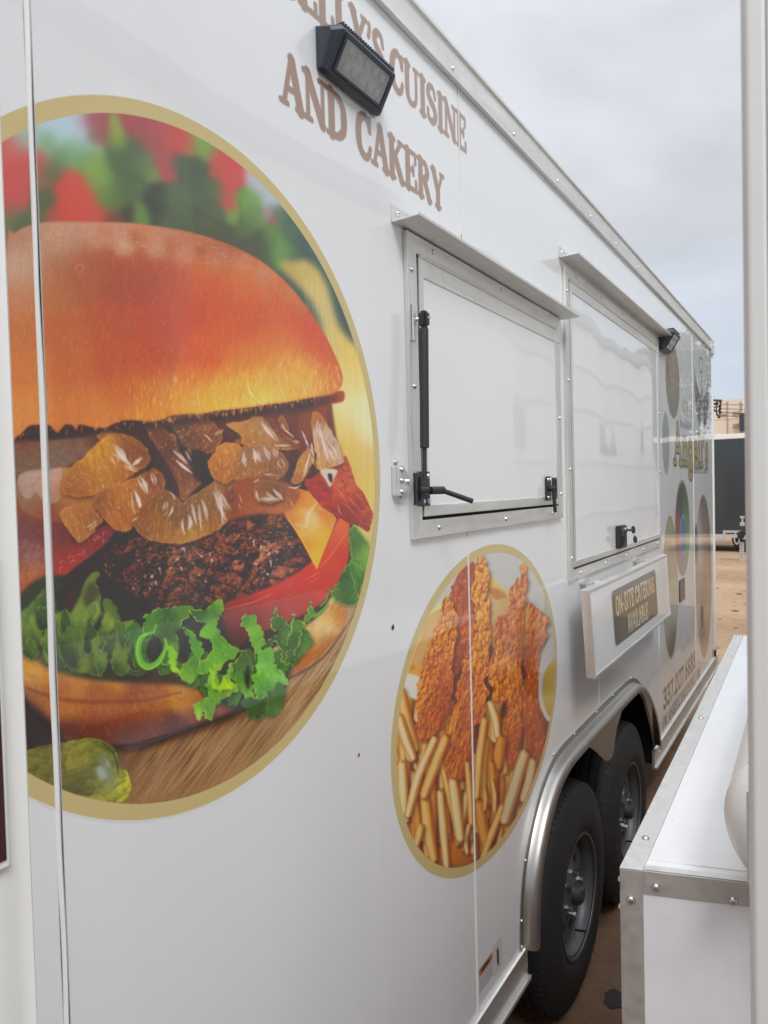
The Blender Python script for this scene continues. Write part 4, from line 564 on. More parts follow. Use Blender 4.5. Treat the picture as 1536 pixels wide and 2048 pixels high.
    cst([(893, 1195), (905, 1210), (915, 1260), (908, 1300), (905, 1350), (900, 1400), (890, 1440), (875, 1465), (858, 1475), (843, 1480), (832, 1462), (834, 1420), (838, 1370), (850, 1320), (862, 1280), (878, 1240), (886, 1210)], [(895, 1230, (206, 136, 80)), (880, 1260, (196, 120, 66)), (870, 1300, (206, 130, 66)), (860, 1350, (206, 128, 62)), (880, 1330, (200, 116, 60)), (895, 1370, (166, 80, 46)), (850, 1400, (206, 132, 66)), (870, 1430, (176, 88, 52)), (845, 1460, (186, 106, 56)), (890, 1420, (150, 76, 44))], 1.75, 13, (15, 8))
    cst([(955, 1118), (966, 1108), (975, 1125), (977, 1150), (975, 1180), (980, 1210), (984, 1250), (982, 1290), (976, 1330), (972, 1370), (975, 1390), (968, 1410), (955, 1420), (930, 1440), (912, 1400), (918, 1350), (930, 1310), (945, 1290), (950, 1240), (944, 1200), (948, 1160)], [(965, 1130, (206, 132, 84)), (960, 1180, (210, 140, 80)), (970, 1230, (206, 140, 76)), (965, 1280, (206, 134, 66)), (950, 1320, (206, 128, 60)), (960, 1370, (196, 116, 56)), (930, 1390, (190, 108, 50)), (940, 1420, (180, 100, 46))], 1.6, 23, (16, 9))
    cst([(1048, 1120), (1054, 1130), (1056, 1155), (1052, 1190), (1050, 1220), (1048, 1260), (1046, 1310), (1044, 1360), (1046, 1400), (1045, 1440), (1040, 1500), (1035, 1530), (1028, 1540), (1016, 1535), (1010, 1510), (1004, 1490), (1008, 1450), (1000, 1430), (998, 1410), (988, 1400), (980, 1370), (978, 1340), (985, 1300), (986, 1260), (1000, 1235), (1015, 1220), (1020, 1180), (1030, 1160), (1040, 1155), (1042, 1135)],
        [(1050, 1140, (206, 130, 88)), (1040, 1180, (200, 126, 80)), (1030, 1210, (186, 112, 66)), (1040, 1240, (176, 100, 64)), (1000, 1260, (190, 110, 66)), (1010, 1290, (206, 142, 84)), (1040, 1290, (150, 80, 52)), (1000, 1340, (206, 130, 60)), (1025, 1340, (196, 116, 52)), (1010, 1390, (200, 120, 52)), (1035, 1400, (180, 98, 44)), (1025, 1430, (196, 120, 50)), (1015, 1480, (170, 88, 40)), (1035, 1480, (160, 76, 36)), (1025, 1520, (150, 76, 38))], 1.55, 43, (17, 9))
    P([(1002, 1418), (1012, 1400), (1014, 1420), (1006, 1440)], (84, 42, 24), blur=2)
    cst([(1056, 1210), (1062, 1205), (1068, 1215), (1078, 1214), (1084, 1232), (1092, 1235), (1093, 1270), (1088, 1290), (1080, 1300), (1080, 1330), (1076, 1370), (1078, 1410), (1084, 1440), (1090, 1480), (1092, 1520), (1088, 1555), (1080, 1545), (1070, 1525), (1058, 1500), (1050, 1480), (1048, 1440), (1047, 1380), (1050, 1330), (1052, 1280), (1052, 1240)], [(1062, 1230, (190, 120, 76)), (1080, 1250, (180, 106, 70)), (1070, 1290, (186, 112, 66)), (1060, 1340, (176, 98, 56)), (1065, 1390, (166, 84, 42)), (1062, 1440, (150, 76, 38)), (1075, 1480, (156, 80, 40)), (1082, 1520, (150, 82, 42)), (1055, 1300, (130, 66, 44))], 1.6, 53, (15, 8))
    cst([(935, 1375), (948, 1370), (960, 1378), (970, 1395), (966, 1430), (952, 1460), (942, 1500), (940, 1530), (930, 1550), (918, 1560), (906, 1562), (898, 1550), (888, 1530), (886, 1500), (888, 1470), (900, 1440), (912, 1410), (922, 1390)], [(945, 1400, (190, 110, 48)), (920, 1420, (200, 122, 54)), (905, 1460, (206, 134, 62)), (940, 1450, (160, 80, 34)), (895, 1500, (206, 140, 70)), (915, 1500, (160, 76, 34)), (905, 1540, (196, 122, 58)), (925, 1530, (150, 74, 34))], 1.85, 63, (22, 7))
    # sauce cup
    P([(1096, 1285), (1110, 1270), (1130, 1290), (1130, 1460), (1104, 1448), (1090, 1435), (1080, 1410), (1077, 1380), (1080, 1330), (1088, 1300)], 0, blur=.8, S=[(1095, 1310, (190, 182, 180)), (1085, 1360, (196, 190, 190)), (1090, 1430, (206, 202, 200))], sg=20)
    P([(1104, 1325), (1120, 1320), (1130, 1440), (1106, 1438), (1094, 1425), (1086, 1400), (1085, 1370), (1092, 1340)], 0, blur=1.2, S=[(1098, 1340, (190, 160, 70)), (1090, 1370, (176, 130, 50)), (1100, 1390, (206, 186, 110)), (1108, 1360, (200, 180, 110)), (1100, 1425, (186, 156, 80))], sg=14)
    # front fries
    for f in [((803, 1525), (807, 1625), 20, 1), ((797, 1431), (826, 1517), 18, 1), ((830, 1600), (834, 1680), 14, 2), ((849, 1594), (867, 1719), 22, 0), ((842, 1650), (832, 1690), 16, 0), ((880, 1583), (893, 1733), 16, 1), ((934, 1525), (942, 1650), 12, 0), ((938, 1650), (934, 1706), 10, 1), ((957, 1600), (974, 1700), 22, 2), ((905, 1560), (920, 1679), 21, 1), ((870, 1475), (815, 1631), 17, 1), ((892, 1473), (847, 1592), 20, 0),
              ((980, 1404), (995, 1475), 16, 1), ((1003, 1475), (995, 1535), 22, 2), ((982, 1525), (990, 1627), 15, 2), ((984, 1560), (989, 1622), 8, 1), ((968, 1573), (969, 1619), 9, 0), ((969, 1437), (953, 1594), 15, 0), ((1030, 1587), (1015, 1660), 18, 2), ((1005, 1612), (966, 1716), 15, 0), ((1050, 1504), (1008, 1643), 23, 3), ((1066, 1520), (1046, 1600), 18, 3)]: fry(*f)
    return A
# ================================================================ printed pictures
def s2l(a): return np.where(a <= .04045, a / 12.92, ((a + .055) / 1.055) ** 2.4)
def l2s(a): return np.where(a <= .0031308, a * 12.92, 1.055 * np.maximum(a, 0) ** (1 / 2.4) - .055)
WS = float(l2s(np.array(.80))) * 255
def make_image(name, im, cut=False):                      # im: sRGB 0-255, row 0 on top
    h, w_ = im.shape[:2]; px = np.ones((h, w_, 4), np.float32); px[..., :3] = np.clip(im[::-1] / 255, 0, 1)
    if cut: px[..., 3] = np.clip((np.abs(im[::-1] - WS).max(2) - 3) / 14, 0, 1)
    I = bpy.data.images.new(name, w_, h, alpha=cut); I.alpha_mode = 'CHANNEL_PACKED'; I.pixels.foreach_set(px.ravel()); I.update(); I.pack(); return I
def as_albedo(im, gain=.84, lift=.040):
    x = s2l(im / 255); return l2s(np.clip(np.maximum(x - lift, x * x / (x + lift * 2.2)) / gain, .004, .9)) * 255
GOLD = (206, 184, 122)
def ring_picture(A, c, ab, band, rect, res):
    """the painted picture, flattened from the photograph's view into the wall plane, inside a gold band"""
    y0, y1, z0, z1 = rect; W = int((y1 - y0) * res); H = int((z1 - z0) * res)
    Y, Z = np.meshgrid(y0 + (np.arange(W) + .5) / res, z1 - (np.arange(H) + .5) / res)
    u, v = wall_to_px(Y, Z); u = np.clip(u - A.x0, 0, A.w - 2); v = np.clip(v - A.y0, 0, A.h - 2)
    ui = u.astype(int); vi = v.astype(int); fu = (u - ui)[..., None]; fv = (v - vi)[..., None]; im = A.im
    o = (im[vi, ui] * (1 - fu) + im[vi, ui + 1] * fu) * (1 - fv) + (im[vi + 1, ui] * (1 - fu) + im[vi + 1, ui + 1] * fu) * fv
    o = as_albedo(o)
    r = np.hypot((Y - c[0]) / (ab[0] - band), (Z - c[1]) / (ab[1] - band)); R = np.hypot((Y - c[0]) / ab[0], (Z - c[1]) / ab[1])
    g = np.clip((r - 1) * ab[0] * res + .5, 0, 1)[..., None]; q = np.clip((R - 1) * ab[0] * res + .5, 0, 1)[..., None]
    o = o * (1 - g) + np.array(GOLD, np.float32) * g; o = o * (1 - q) + WS * q
    return o
# lettering: strokes in an em box (y up, capitals 1 high)
def gly():
    c = lambda *a: list(a); g = {}
    g['A'] = (.78, [([(.10, 0), (.36, 1)], 't'), ([(.38, 1), (.66, 0)], 'T'), ([(.2, .34), (.54, .34)], 't')], [(.10, 0, .11), (.66, 0, .13)])
    g['N'] = (.86, [([(.15, 0), (.15, 1)], 't'), ([(.15, 1), (.68, .04)], 'T'), ([(.7, 0), (.7, 1)], 't')], [(.15, 0, .12), (.10, 1, .09), (.7, 1, .12)])
    g['D'] = (.82, [([(.18, 0), (.18, 1)], 'T'), ([(.18, .98), (.44, .96), (.64, .78), (.68, .5), (.64, .22), (.44, .04), (.18, .02)], 'c')], [(.12, 0, .1), (.12, 1, .1)])
    g['C'] = (.76, [([(.64, .7), (.58, .9), (.4, 1), (.2, .84), (.14, .5), (.2, .16), (.4, 0), (.58, .07), (.67, .28)], 'c'), ([(.66, .7), (.66, 1)], 't')], [])
    g['K'] = (.84, [([(.18, 0), (.18, 1)], 'T'), ([(.22, .42), (.64, 1)], 't'), ([(.34, .58), (.68, 0)], 'T')], [(.18, 0, .14), (.18, 1, .14), (.64, 1, .1), (.7, 0, .1)])
    g['E'] = (.72, [([(.18, 0), (.18, 1)], 'T'), ([(.18, 1), (.6, 1)], 't'), ([(.18, .52), (.48, .52)], 't'), ([(.18, 0), (.62, 0)], 't'), ([(.6, .76), (.6, 1)], 't'), ([(.63, 0), (.63, .25)], 't'), ([(.48, .42), (.48, .62)], 't')], [(.12, 0, .1), (.12, 1, .1)])
    g['R'] = (.84, [([(.18, 0), (.18, 1)], 'T'), ([(.18, .98), (.46, .96), (.58, .76), (.46, .54), (.18, .52)], 'c'), ([(.4, .5), (.52, .3), (.68, 0)], 'T')], [(.18, 0, .14), (.12, 1, .1), (.7, 0, .09)])
    g['Y'] = (.78, [([(.12, 1), (.38, .46)], 'T'), ([(.66, 1), (.4, .46)], 't'), ([(.39, .5), (.39, 0)], 'T')], [(.12, 1, .12), (.66, 1, .1), (.39, 0, .14)])
    g['L'] = (.68, [([(.18, 0), (.18, 1)], 'T'), ([(.18, 0), (.6, 0)], 't'), ([(.6, 0), (.6, .28)], 't')], [(.12, 0, .1), (.18, 1, .14)])
    g['S'] = (.66, [([(.52, .74), (.46, .94), (.3, 1), (.14, .9), (.13, .7), (.3, .54), (.48, .4), (.54, .2), (.4, .02), (.24, 0), (.11, .08), (.09, .28)], 'c')], [])
    g['U'] = (.84, [([(.17, 1), (.17, .3), (.25, .06), (.42, 0), (.58, .06), (.66, .3), (.66, 1)], 'U')], [(.17, 1, .13), (.66, 1, .11)])
    g['I'] = (.42, [([(.2, 0), (.2, 1)], 'T')], [(.2, 0, .14), (.2, 1, .14)])
    g["'"] = (.26, [([(.12, 1), (.13, .86), (.07, .68)], 't')], []); g['.'] = (.3, [([(.14, .04), (.15, .04)], 'T')], []); g['-'] = (.4, [([(.06, .4), (.32, .4)], 't')], []); g[' '] = (.34, [], [])
    g['O'] = (.8, [([(.4, 1), (.2, .88), (.13, .5), (.2, .12), (.4, 0), (.6, .12), (.67, .5), (.6, .88), (.4, 1)], 'T')], []); g['G'] = (.8, [([(.64, .74), (.56, .94), (.4, 1), (.2, .86), (.14, .5), (.2, .14), (.4, 0), (.56, .05), (.64, .2), (.64, .46), (.44, .46)], 'T')], [])
    g['T'] = (.7, [([(.33, 0), (.33, 1)], 'T'), ([(.06, 1), (.6, 1)], 't')], [(.33, 0, .13)]); g['V'] = (.74, [([(.08, 1), (.35, 0)], 'T'), ([(.62, 1), (.37, 0)], 't')], [(.08, 1, .1), (.62, 1, .1)])
    g['W'] = (1.05, [([(.08, 1), (.28, 0)], 'T'), ([(.28, 0), (.5, .9)], 't'), ([(.5, .9), (.7, 0)], 'T'), ([(.7, 0), (.92, 1)], 't')], [(.08, 1, .1), (.92, 1, .1)]); g['M'] = (1.0, [([(.15, 0), (.15, 1)], 't'), ([(.15, 1), (.48, .1)], 'T'), ([(.48, .1), (.82, 1)], 't'), ([(.84, 1), (.84, 0)], 'T')], [(.15, 0, .1), (.84, 0, .12)])
    g['B'] = (.76, [([(.18, 0), (.18, 1)], 'T'), ([(.18, .98), (.46, .95), (.56, .76), (.46, .55), (.18, .53)], 'c'), ([(.4, .53), (.6, .42), (.62, .22), (.48, .04), (.18, .02)], 'c')], [])
    g['2'] = (.66, [([(.1, .74), (.2, .96), (.4, .98), (.52, .78), (.4, .5), (.1, .04), (.56, .04)], 'T')], []); g['3'] = (.66, [([(.1, .9), (.3, 1), (.5, .86), (.46, .6), (.28, .53), (.5, .44), (.54, .16), (.34, 0), (.08, .1)], 'T')], [])
    g['0'] = (.7, g['O'][1], []); g['6'] = (.68, [([(.52, .94), (.26, .84), (.13, .5), (.16, .16), (.34, 0), (.54, .14), (.56, .4), (.36, .56), (.15, .4)], 'T')], []); g['7'] = (.64, [([(.08, .96), (.56, .96), (.28, 0)], 'T')], [])
    g['8'] = (.7, [([(.34, .53), (.14, .7), (.2, .94), (.36, 1), (.52, .92), (.54, .72), (.34, .53), (.12, .3), (.16, .08), (.34, 0), (.54, .08), (.58, .3), (.34, .53)], 'T')], []); g['&'] = (.8, [([(.66, .06), (.24, .74), (.3, .98), (.46, .9), (.44, .72), (.14, .4), (.12, .12), (.3, 0), (.5, .1), (.64, .44)], 't')], [])
    g['n'] = (.62, [([(.15, 0), (.15, .64)], 'T'), ([(.17, .5), (.3, .64), (.44, .56), (.46, .4), (.46, 0)], 'T')], [(.15, 0, .1), (.46, 0, .1)]); g['g'] = (.62, [([(.28, .64), (.14, .54), (.11, .36), (.18, .16), (.3, .12), (.42, .22), (.44, .42), (.38, .6), (.28, .64)], 'T'), ([(.24, .1), (.16, .02), (.4, -.04), (.5, -.18), (.36, -.36), (.16, -.32), (.1, -.16), (.22, -.06)], 'T')], [])
    g['e'] = (.58, [([(.12, .34), (.44, .36), (.42, .56), (.28, .64), (.14, .52), (.11, .3), (.18, .08), (.32, 0), (.46, .1)], 'T')], []); g['l'] = (.32, [([(.15, 0), (.15, 1)], 'T')], [(.15, 0, .1), (.1, 1, .07)]); g['s'] = (.5, [([(.38, .5), (.3, .63), (.16, .58), (.14, .42), (.34, .28), (.38, .12), (.24, 0), (.1, .1)], 'T')], [])
    g['i'] = (.28, [([(.13, 0), (.13, .62)], 't'), ([(.13, .86), (.13, .88)], 'T')], []); g['u'] = (.6, [([(.12, .62), (.13, .16), (.26, 0), (.42, .12), (.44, .62), (.45, 0)], 't')], []); g['a'] = (.58, [([(.14, .54), (.3, .63), (.42, .5), (.42, .05), (.28, .0), (.12, .14), (.2, .34), (.42, .36)], 't')], [])
    g['k'] = (.56, [([(.13, 0), (.13, 1)], 't'), ([(.42, .62), (.14, .28), (.44, 0)], 't')], []); g['r'] = (.44, [([(.13, 0), (.13, .62)], 't'), ([(.14, .44), (.26, .62), (.38, .6)], 't')], []); g['y'] = (.54, [([(.08, .62), (.27, .06)], 't'), ([(.44, .62), (.2, -.28), (.06, -.26)], 't')], [])
    return g
GL = gly()
def write(A, txt, x, y, cap, length, col, T=.23, t=.12, serif=True, blur=.5, dx=0, dy=0, grow=0.0, track=0.0):
    """text on the canvas from (x, baseline y), capitals cap pixels high, squeezed to the given length"""
    adv = sum(GL[c][0] + track for c in txt); sx = length / (adv * cap)
    for ch in txt:
        wd, strokes, ser = GL[ch]
        for pts, k in strokes:
            P_ = [(x + dx + px * cap * sx, y + dy - py * cap) for px, py in pts]; tw, tt = T * cap + grow, t * cap + grow
            ws = {'T': [tw, tw], 't': [tt, tt], 'c': [tt, tw * .8, tw, tw * .8, tt], 'U': [tw, tw * .8, tt, tt]}[k if serif else ('T' if k != 't' else 't')]
            A.line(P_, ws, col, 1, blur, smooth=len(pts) > 3)
        if serif:
            for sx_, sy_, hw in ser: A.line([(x + dx + (sx_ - hw) * cap * sx, y + dy - sy_ * cap), (x + dx + (sx_ + hw) * cap * sx, y + dy - sy_ * cap)], t * cap * .95 + grow, col, 1, blur, smooth=False)
        x += (wd + track) * cap * sx
def canvas_mm(y0, y1, z0, z1, res, seed=3): return Art(0, 0, int((y1 - y0) * res), int((z1 - z0) * res), seed, (WS, WS, WS)), (lambda Y, Z: ((Y - y0) * res, (z1 - Z) * res))
def paint_lettering():
    A, q = canvas_mm(.95, 1.78, 2.44, 2.81, 900); br = (154, 121, 98)
    for text, Y0, Y1, zb, cap in (("ANGELLY'S", .858, 1.335, 2.692, .078), ('CUISINE', 1.350, 1.728, 2.688, .078), ('AND CAKERY', .988, 1.592, 2.502, .078)):
        x, y = q(Y0, zb); write(A, text, x, y, cap * 900, (Y1 - Y0) * 900, br, .265, .145, True, .45)
    return A
def paint_catering():
    A, q = canvas_mm(0, .8, 0, .22, 900); A.im[:] = (WS, WS, WS)
    r = 18; W, H = A.w, A.h; pts = []
    for cx, cy, a0 in ((W - r - 2, r + 2, -90), (W - r - 2, H - r - 2, 0), (r + 2, H - r - 2, 90), (r + 2, r + 2, 180)):
        pts += [(cx + r * math.cos(math.radians(a0 + k * 15)), cy + r * math.sin(math.radians(a0 + k * 15))) for k in range(7)]
    A.poly(pts, (92, 80, 64), smooth=False); g = (222, 208, 168)
    write(A, 'ON-SITE CATERING', 40, 92, 62, W - 75, g, .17, .14, False, .4); write(A, 'AVAILABLE', 190, 180, 62, W - 380, g, .17, .14, False, .4)
    return A
def paint_rear():
    RES = 420; A, q = canvas_mm(3.93, 6.13, .505, 2.80, RES, 12)
    def ov(c, ab, S, ring=True, sg=30):
        x, y = q(*c); a, b = ab[0] * RES, ab[1] * RES; el = lambda k: [(x + (a + k) * math.cos(t), y + (b + k) * math.sin(t)) for t in np.linspace(0, 2 * math.pi, 36, endpoint=False)]
        if ring: A.poly(el(7), (170, 158, 110), smooth=False)
        A.poly(el(0), 0, smooth=False, S=[(q(Y, Z)[0], q(Y, Z)[1], tuple(v_ * .78 + 44 for v_ in c_)) for Y, Z, c_ in S], sg=sg, tex=.06, tx=(8, 20))  # print colours lifted toward white for the pale sheen of a grazing view
    ov((4.50, 2.43), (.20, .20), [(4.4, 2.58, (120, 60, 60)), (4.55, 2.6, (110, 90, 84)), (4.5, 2.5, (190, 140, 112)), (4.5, 2.42, (196, 150, 120)), (4.36, 2.42, (120, 112, 108)), (4.62, 2.42, (130, 120, 118)), (4.5, 2.30, (130, 128, 128)), (4.6, 2.55, (150, 130, 110))])
    ov((4.27, 2.06), (.10, .17), [(4.27, 2.06, (158, 166, 172))], False)
    ov((4.35, 1.26), (.20, .385), [(4.35, 1.5, (176, 164, 128)), (4.35, 1.3, (190, 176, 140)), (4.3, 1.4, (156, 140, 110)), (4.4, 1.15, (200, 192, 168)), (4.3, 1.05, (182, 172, 140)), (4.35, .95, (110, 104, 92)), (4.35, .9, (60, 60, 58))])
    ov((4.76, 1.568), (.24, .275), [(4.7, 1.8, (24, 32, 38)), (4.66, 1.7, (26, 34, 42)), (4.85, 1.78, (36, 60, 34)), (4.86, 1.7, (52, 110, 40)), (4.62, 1.62, (168, 60, 56)), (4.6, 1.5, (172, 76, 72)), (4.9, 1.6, (92, 150, 70)), (4.92, 1.45, (130, 170, 96)), (4.76, 1.42, (110, 116, 160)), (4.64, 1.4, (160, 110, 116)), (4.8, 1.34, (130, 136, 176))], True, 22)
    x, y = q(4.78, 1.53); A.poly([(x + 48 * math.cos(t), y + 52 * math.sin(t)) for t in np.linspace(0, 6.28, 24, endpoint=False)], (150, 186, 196)); A.poly([(x + 42 * math.cos(t), y + 46 * math.sin(t)) for t in np.linspace(0, 6.28, 24, endpoint=False)], (96, 134, 168))
    ov((5.60, 1.18), (.36, .56), [(5.6, 1.68, (120, 84, 74)), (5.4, 1.5, (196, 196, 190)), (5.4, 1.3, (190, 186, 176)), (5.65, 1.5, (160, 130, 104)), (5.7, 1.3, (150, 116, 92)), (5.9, 1.5, (84, 92, 66)), (5.9, 1.2, (112, 76, 56)), (5.55, 1.05, (76, 60, 52)), (5.7, .9, (84, 66, 54)), (5.4, .95, (120, 104, 90)), (5.6, .72, (110, 86, 72)), (5.35, 1.15, (90, 110, 130))], True, 40)
    ov((5.27, 1.42), (.07, .13), [(5.27, 1.46, (60, 70, 74)), (5.3, 1.36, (96, 120, 136))])
    dk = (86, 82, 74)
    x, y = q(5.57, 2.655)                                             # halo, staff and wings
    for a, b, w_ in ((34, 21, 5),): A.line([(x + a * math.cos(t), y + b * math.sin(t)) for t in np.linspace(0, 6.3, 26)], w_, (96, 92, 70), 1, .5)
    A.line([q(5.6, 2.58), q(5.6, 2.24)], 10, (186, 180, 150)); A.poly([q(5.56, 2.44), q(5.6, 2.50), (q(5.64, 2.44)), q(5.62, 2.34), q(5.6, 2.30), q(5.58, 2.34)], (150, 142, 70))
    for s in (-1, 1):
        for k in range(13):
            t = k / 12; r0 = q(5.6 + s * .05, 2.42 - .14 * t); r1 = q(5.6 + s * (.34 - .16 * t + .06 * math.sin(t * 3.1)), 2.60 - .34 * t ** .9)
            mid_ = ((r0[0] + r1[0]) / 2, (r0[1] + r1[1]) / 2 + 16); A.line([r0, mid_, r1], [7, 11, 3], (92, 92, 86), 1, .6); A.line([r0, (mid_[0], mid_[1] + 2), r1], [2, 3, 1], (170, 170, 164), .8, .5)
    x, y = q(4.50, 1.962)
    write(A, "Angell's", x, y, .215 * RES, 1.38 * RES, (52, 44, 30), .26, .17, True, .5, grow=5); write(A, "Angell's", x, y, .215 * RES, 1.38 * RES, (190, 172, 104), .22, .13, True, .5)
    x, y = q(5.13, 1.905); write(A, 'Cuisine & Cakery', x, y, .052 * RES, .75 * RES, (52, 50, 46), .16, .12, False, .5)
    x, y = q(4.1, .640); write(A, '337.207.6688', x, y, .098 * RES, 1.08 * RES, (100, 86, 50), .25, .15, True, .5)
    x, y = q(3.94, .532); write(A, 'WWW.ANGELLYSCUISINE.COM', x, y, .062 * RES, 1.42 * RES, (84, 74, 60), .24, .14, True, .5)
    for k in range(5): A.line([q(4.84 + k * .075, 2.34), q(4.84 + k * .075, 2.27)], 9, (186, 170, 120), 1, .8)                # a word too far off to read
    A.line([q(4.72 + .02 * i, 2.19 + (.03 if i % 2 else -.012) * (1 + .4 * math.sin(i))) for i in range(22)], 3, (104, 100, 104), .9, .8)
    return A
# ================================================================ the place: ground
def sheet(name, x0, x1, y0, y1, z, m, n=1):
    V = [(x0 + (x1 - x0) * i / n, y0 + (y1 - y0) * j / n, z) for j in range(n + 1) for i in range(n + 1)]
    F = [(j * (n + 1) + i, j * (n + 1) + i + 1, (j + 1) * (n + 1) + i + 1, (j + 1) * (n + 1) + i) for j in range(n) for i in range(n)]
    return MB().add(V, F).build(name, m)
def ground_mat():
    m = bpy.data.materials.new('packed_clay'); m.use_nodes = True; nt = m.node_tree; N = nt.nodes; L = nt.links; b = N['Principled BSDF']; b.inputs['Roughness'].default_value = .9; b.inputs['Specular IOR Level'].default_value = .2
    g = N.new('ShaderNodeNewGeometry')
    def nz(sc, st, det=6, rg=.6):
        mp = N.new('ShaderNodeMapping'); mp.inputs['Scale'].default_value = st; L.new(g.outputs['Position'], mp.inputs[0]); n = N.new('ShaderNodeTexNoise'); n.inputs['Scale'].default_value = sc; n.inputs['Detail'].default_value = det; n.inputs['Roughness'].default_value = rg; L.new(mp.outputs[0], n.inputs[0]); return n.outputs[0]
    r = N.new('ShaderNodeValToRGB'); L.new(nz(.55, (.35, 1, 1)), r.inputs[0]); e = r.color_ramp.elements
    e[0].position = .3; e[0].color = (.36, .225, .14, 1); e[1].position = .7; e[1].color = (.54, .37, .245, 1); q = e.new(.5); q.color = (.46, .30, .19, 1)
    x = N.new('ShaderNodeMix'); x.data_type = 'RGBA'; x.blend_type = 'MULTIPLY'; x.inputs[0].default_value = .75; L.new(r.outputs[0], x.inputs[6])
    r2 = N.new('ShaderNodeValToRGB'); L.new(nz(14, (.5, 1, 1), 8, .7), r2.inputs[0]); r2.color_ramp.elements[0].position = .3; r2.color_ramp.elements[0].color = (.62, .6, .56, 1); r2.color_ramp.elements[1].position = .62; r2.color_ramp.elements[1].color = (1.1, 1.08, 1.05, 1); L.new(r2.outputs[0], x.inputs[7])
    # redder clay near the trailers, with the shade between them painted in, ragged edge
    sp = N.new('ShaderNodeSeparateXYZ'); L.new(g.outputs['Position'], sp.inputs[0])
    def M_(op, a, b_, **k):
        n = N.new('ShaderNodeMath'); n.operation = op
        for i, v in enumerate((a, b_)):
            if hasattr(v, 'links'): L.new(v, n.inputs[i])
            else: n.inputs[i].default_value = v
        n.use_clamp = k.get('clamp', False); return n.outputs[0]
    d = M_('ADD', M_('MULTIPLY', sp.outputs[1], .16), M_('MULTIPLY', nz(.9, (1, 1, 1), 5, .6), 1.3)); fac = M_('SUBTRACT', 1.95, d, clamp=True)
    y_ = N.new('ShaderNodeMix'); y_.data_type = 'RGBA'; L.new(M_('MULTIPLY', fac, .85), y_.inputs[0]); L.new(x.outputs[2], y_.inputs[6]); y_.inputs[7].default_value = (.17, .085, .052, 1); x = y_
    L.new(x.outputs[2], b.inputs['Base Color']); bp = N.new('ShaderNodeBump'); bp.inputs['Strength'].default_value = .6; bp.inputs['Distance'].default_value = .03; L.new(nz(9, (1, 1, 1), 8, .65), bp.inputs['Height']); L.new(bp.outputs[0], b.inputs['Normal']); return m
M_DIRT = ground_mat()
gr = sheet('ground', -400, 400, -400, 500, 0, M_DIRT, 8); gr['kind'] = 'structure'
mb = MB()                                                           # loose stones and clods
for i in range(900):
    x, y = random.uniform(-6, 12), random.uniform(1, 26)
    r = random.uniform(.006, .02) * (1 + y * .05); n = 5; a0 = random.random() * 6
    mb.add([(x + r * math.cos(a0 + t * 1.2566) * random.uniform(.7, 1.3), y + r * math.sin(a0 + t * 1.2566), 0.001) for t in range(5)] + [(x, y, r * .7)], [(t, (t + 1) % 5, 5) for t in range(5)])
mb.build('gravel', mat('stone', (.26, .18, .13), .9, grain=.4, gscale=7), kind='stuff')
mb = MB(); M_LEAF = mat('dry_leaf', (.24, .155, .10), .8, grain=.3, gscale=9)
for (px, py), s in (((1405, 1107), .10), ((1478, 1188), .30), ((1470, 1222), .3), ((1472, 1257), .16), ((1433, 1296), .16), ((1418, 1368), .1), ((1445, 1150), .1)):
    X, Y = at_z((px, py), .004); s *= .42; mb.add([(X - s / 2, Y, .004), (X - s * .2, Y + s * .3, .02), (X + s * .3, Y + s * .22, .012), (X + s / 2, Y - s * .1, .005), (X, Y - s * .25, .012)], [(0, 1, 2, 3, 4)])
mb.build('leaf_litter', M_LEAF, kind='stuff')
X, Y = at_z((1232, 1998), .003); rs = [1 + .12 * math.sin(3 * t + 1) + .07 * math.sin(7 * t) for t in np.linspace(0, 6.283, 40, endpoint=False)]; o = MB().add([(X + .043 * r_ * math.cos(t), Y + .05 * r_ * math.sin(t), .003) for t, r_ in zip(np.linspace(0, 6.283, 40, endpoint=False), rs)], [tuple(range(40))]).build('oil_stain', mat('oil', (.045, .035, .033), .7, grain=.3, gscale=40), kind='structure')

# ================================================================ the food trailer
T = thing('food_trailer', 'long glossy white food trailer with burger and chicken pictures, closed serving hatches and tandem wheels', 'food trailer', (-1.2, 3.1, 0))
Z0, Z1 = .502, 2.835
SEAMS = [.5332, 1.686, 2.860, 4.018, 5.198, 6.125]
b = MB().box(-2.45, -.012, -.6, 6.13, .97, 2.90); b.box(-2.45, -.012, -.6, 2.0, .42, .97); b.box(-2.45, -.012, 3.865, 6.13, .42, .97); b.box(-2.45, -.45, 2.0, 3.905, .42, .97)
b.build('body', M_DARKGAP, T)
MB().box(-2.5, -.004, -.62, 6.14, 2.902, 2.93, .004).build('roof', M_ALU, T)
# side skin: one sheet between every two seams, wheel opening cut out of the middle ones
def panel(y0, y1, mdl=M_PAINT):
    pts = [(y0, Z0)]
    ys = [a for a in ARCH if y0 < a[0] < y1]
    if y0 < 2.0 < y1: pts += [(1.99, Z0)] + [a for a in ARCH if a[0] < y1 and a[0] >= 1.99]; pts += [(y1, .94)]
    elif y0 < 3.86 < y1: pts = [(y0, .94)] + [a for a in ARCH if a[0] > y0] + [(y1, Z0)]
    else: pts += [(y1, Z0)]
    pts += [(y1, Z1), (y0, Z1)]
    return MB().prism(pts, -.003, 0.0).build('side_panel', mdl, T, bevel=.0008)
ARCH = [(1.995, .52), (2.04, .70), (2.12, .83), (2.22, .91), (2.36, .94), (3.36, .94), (3.49, .90), (3.64, .80), (3.76, .66), (3.86, .52)]
g = .0025
for a, c in zip(SEAMS[:-1], SEAMS[1:]): panel(a + g, c - g)
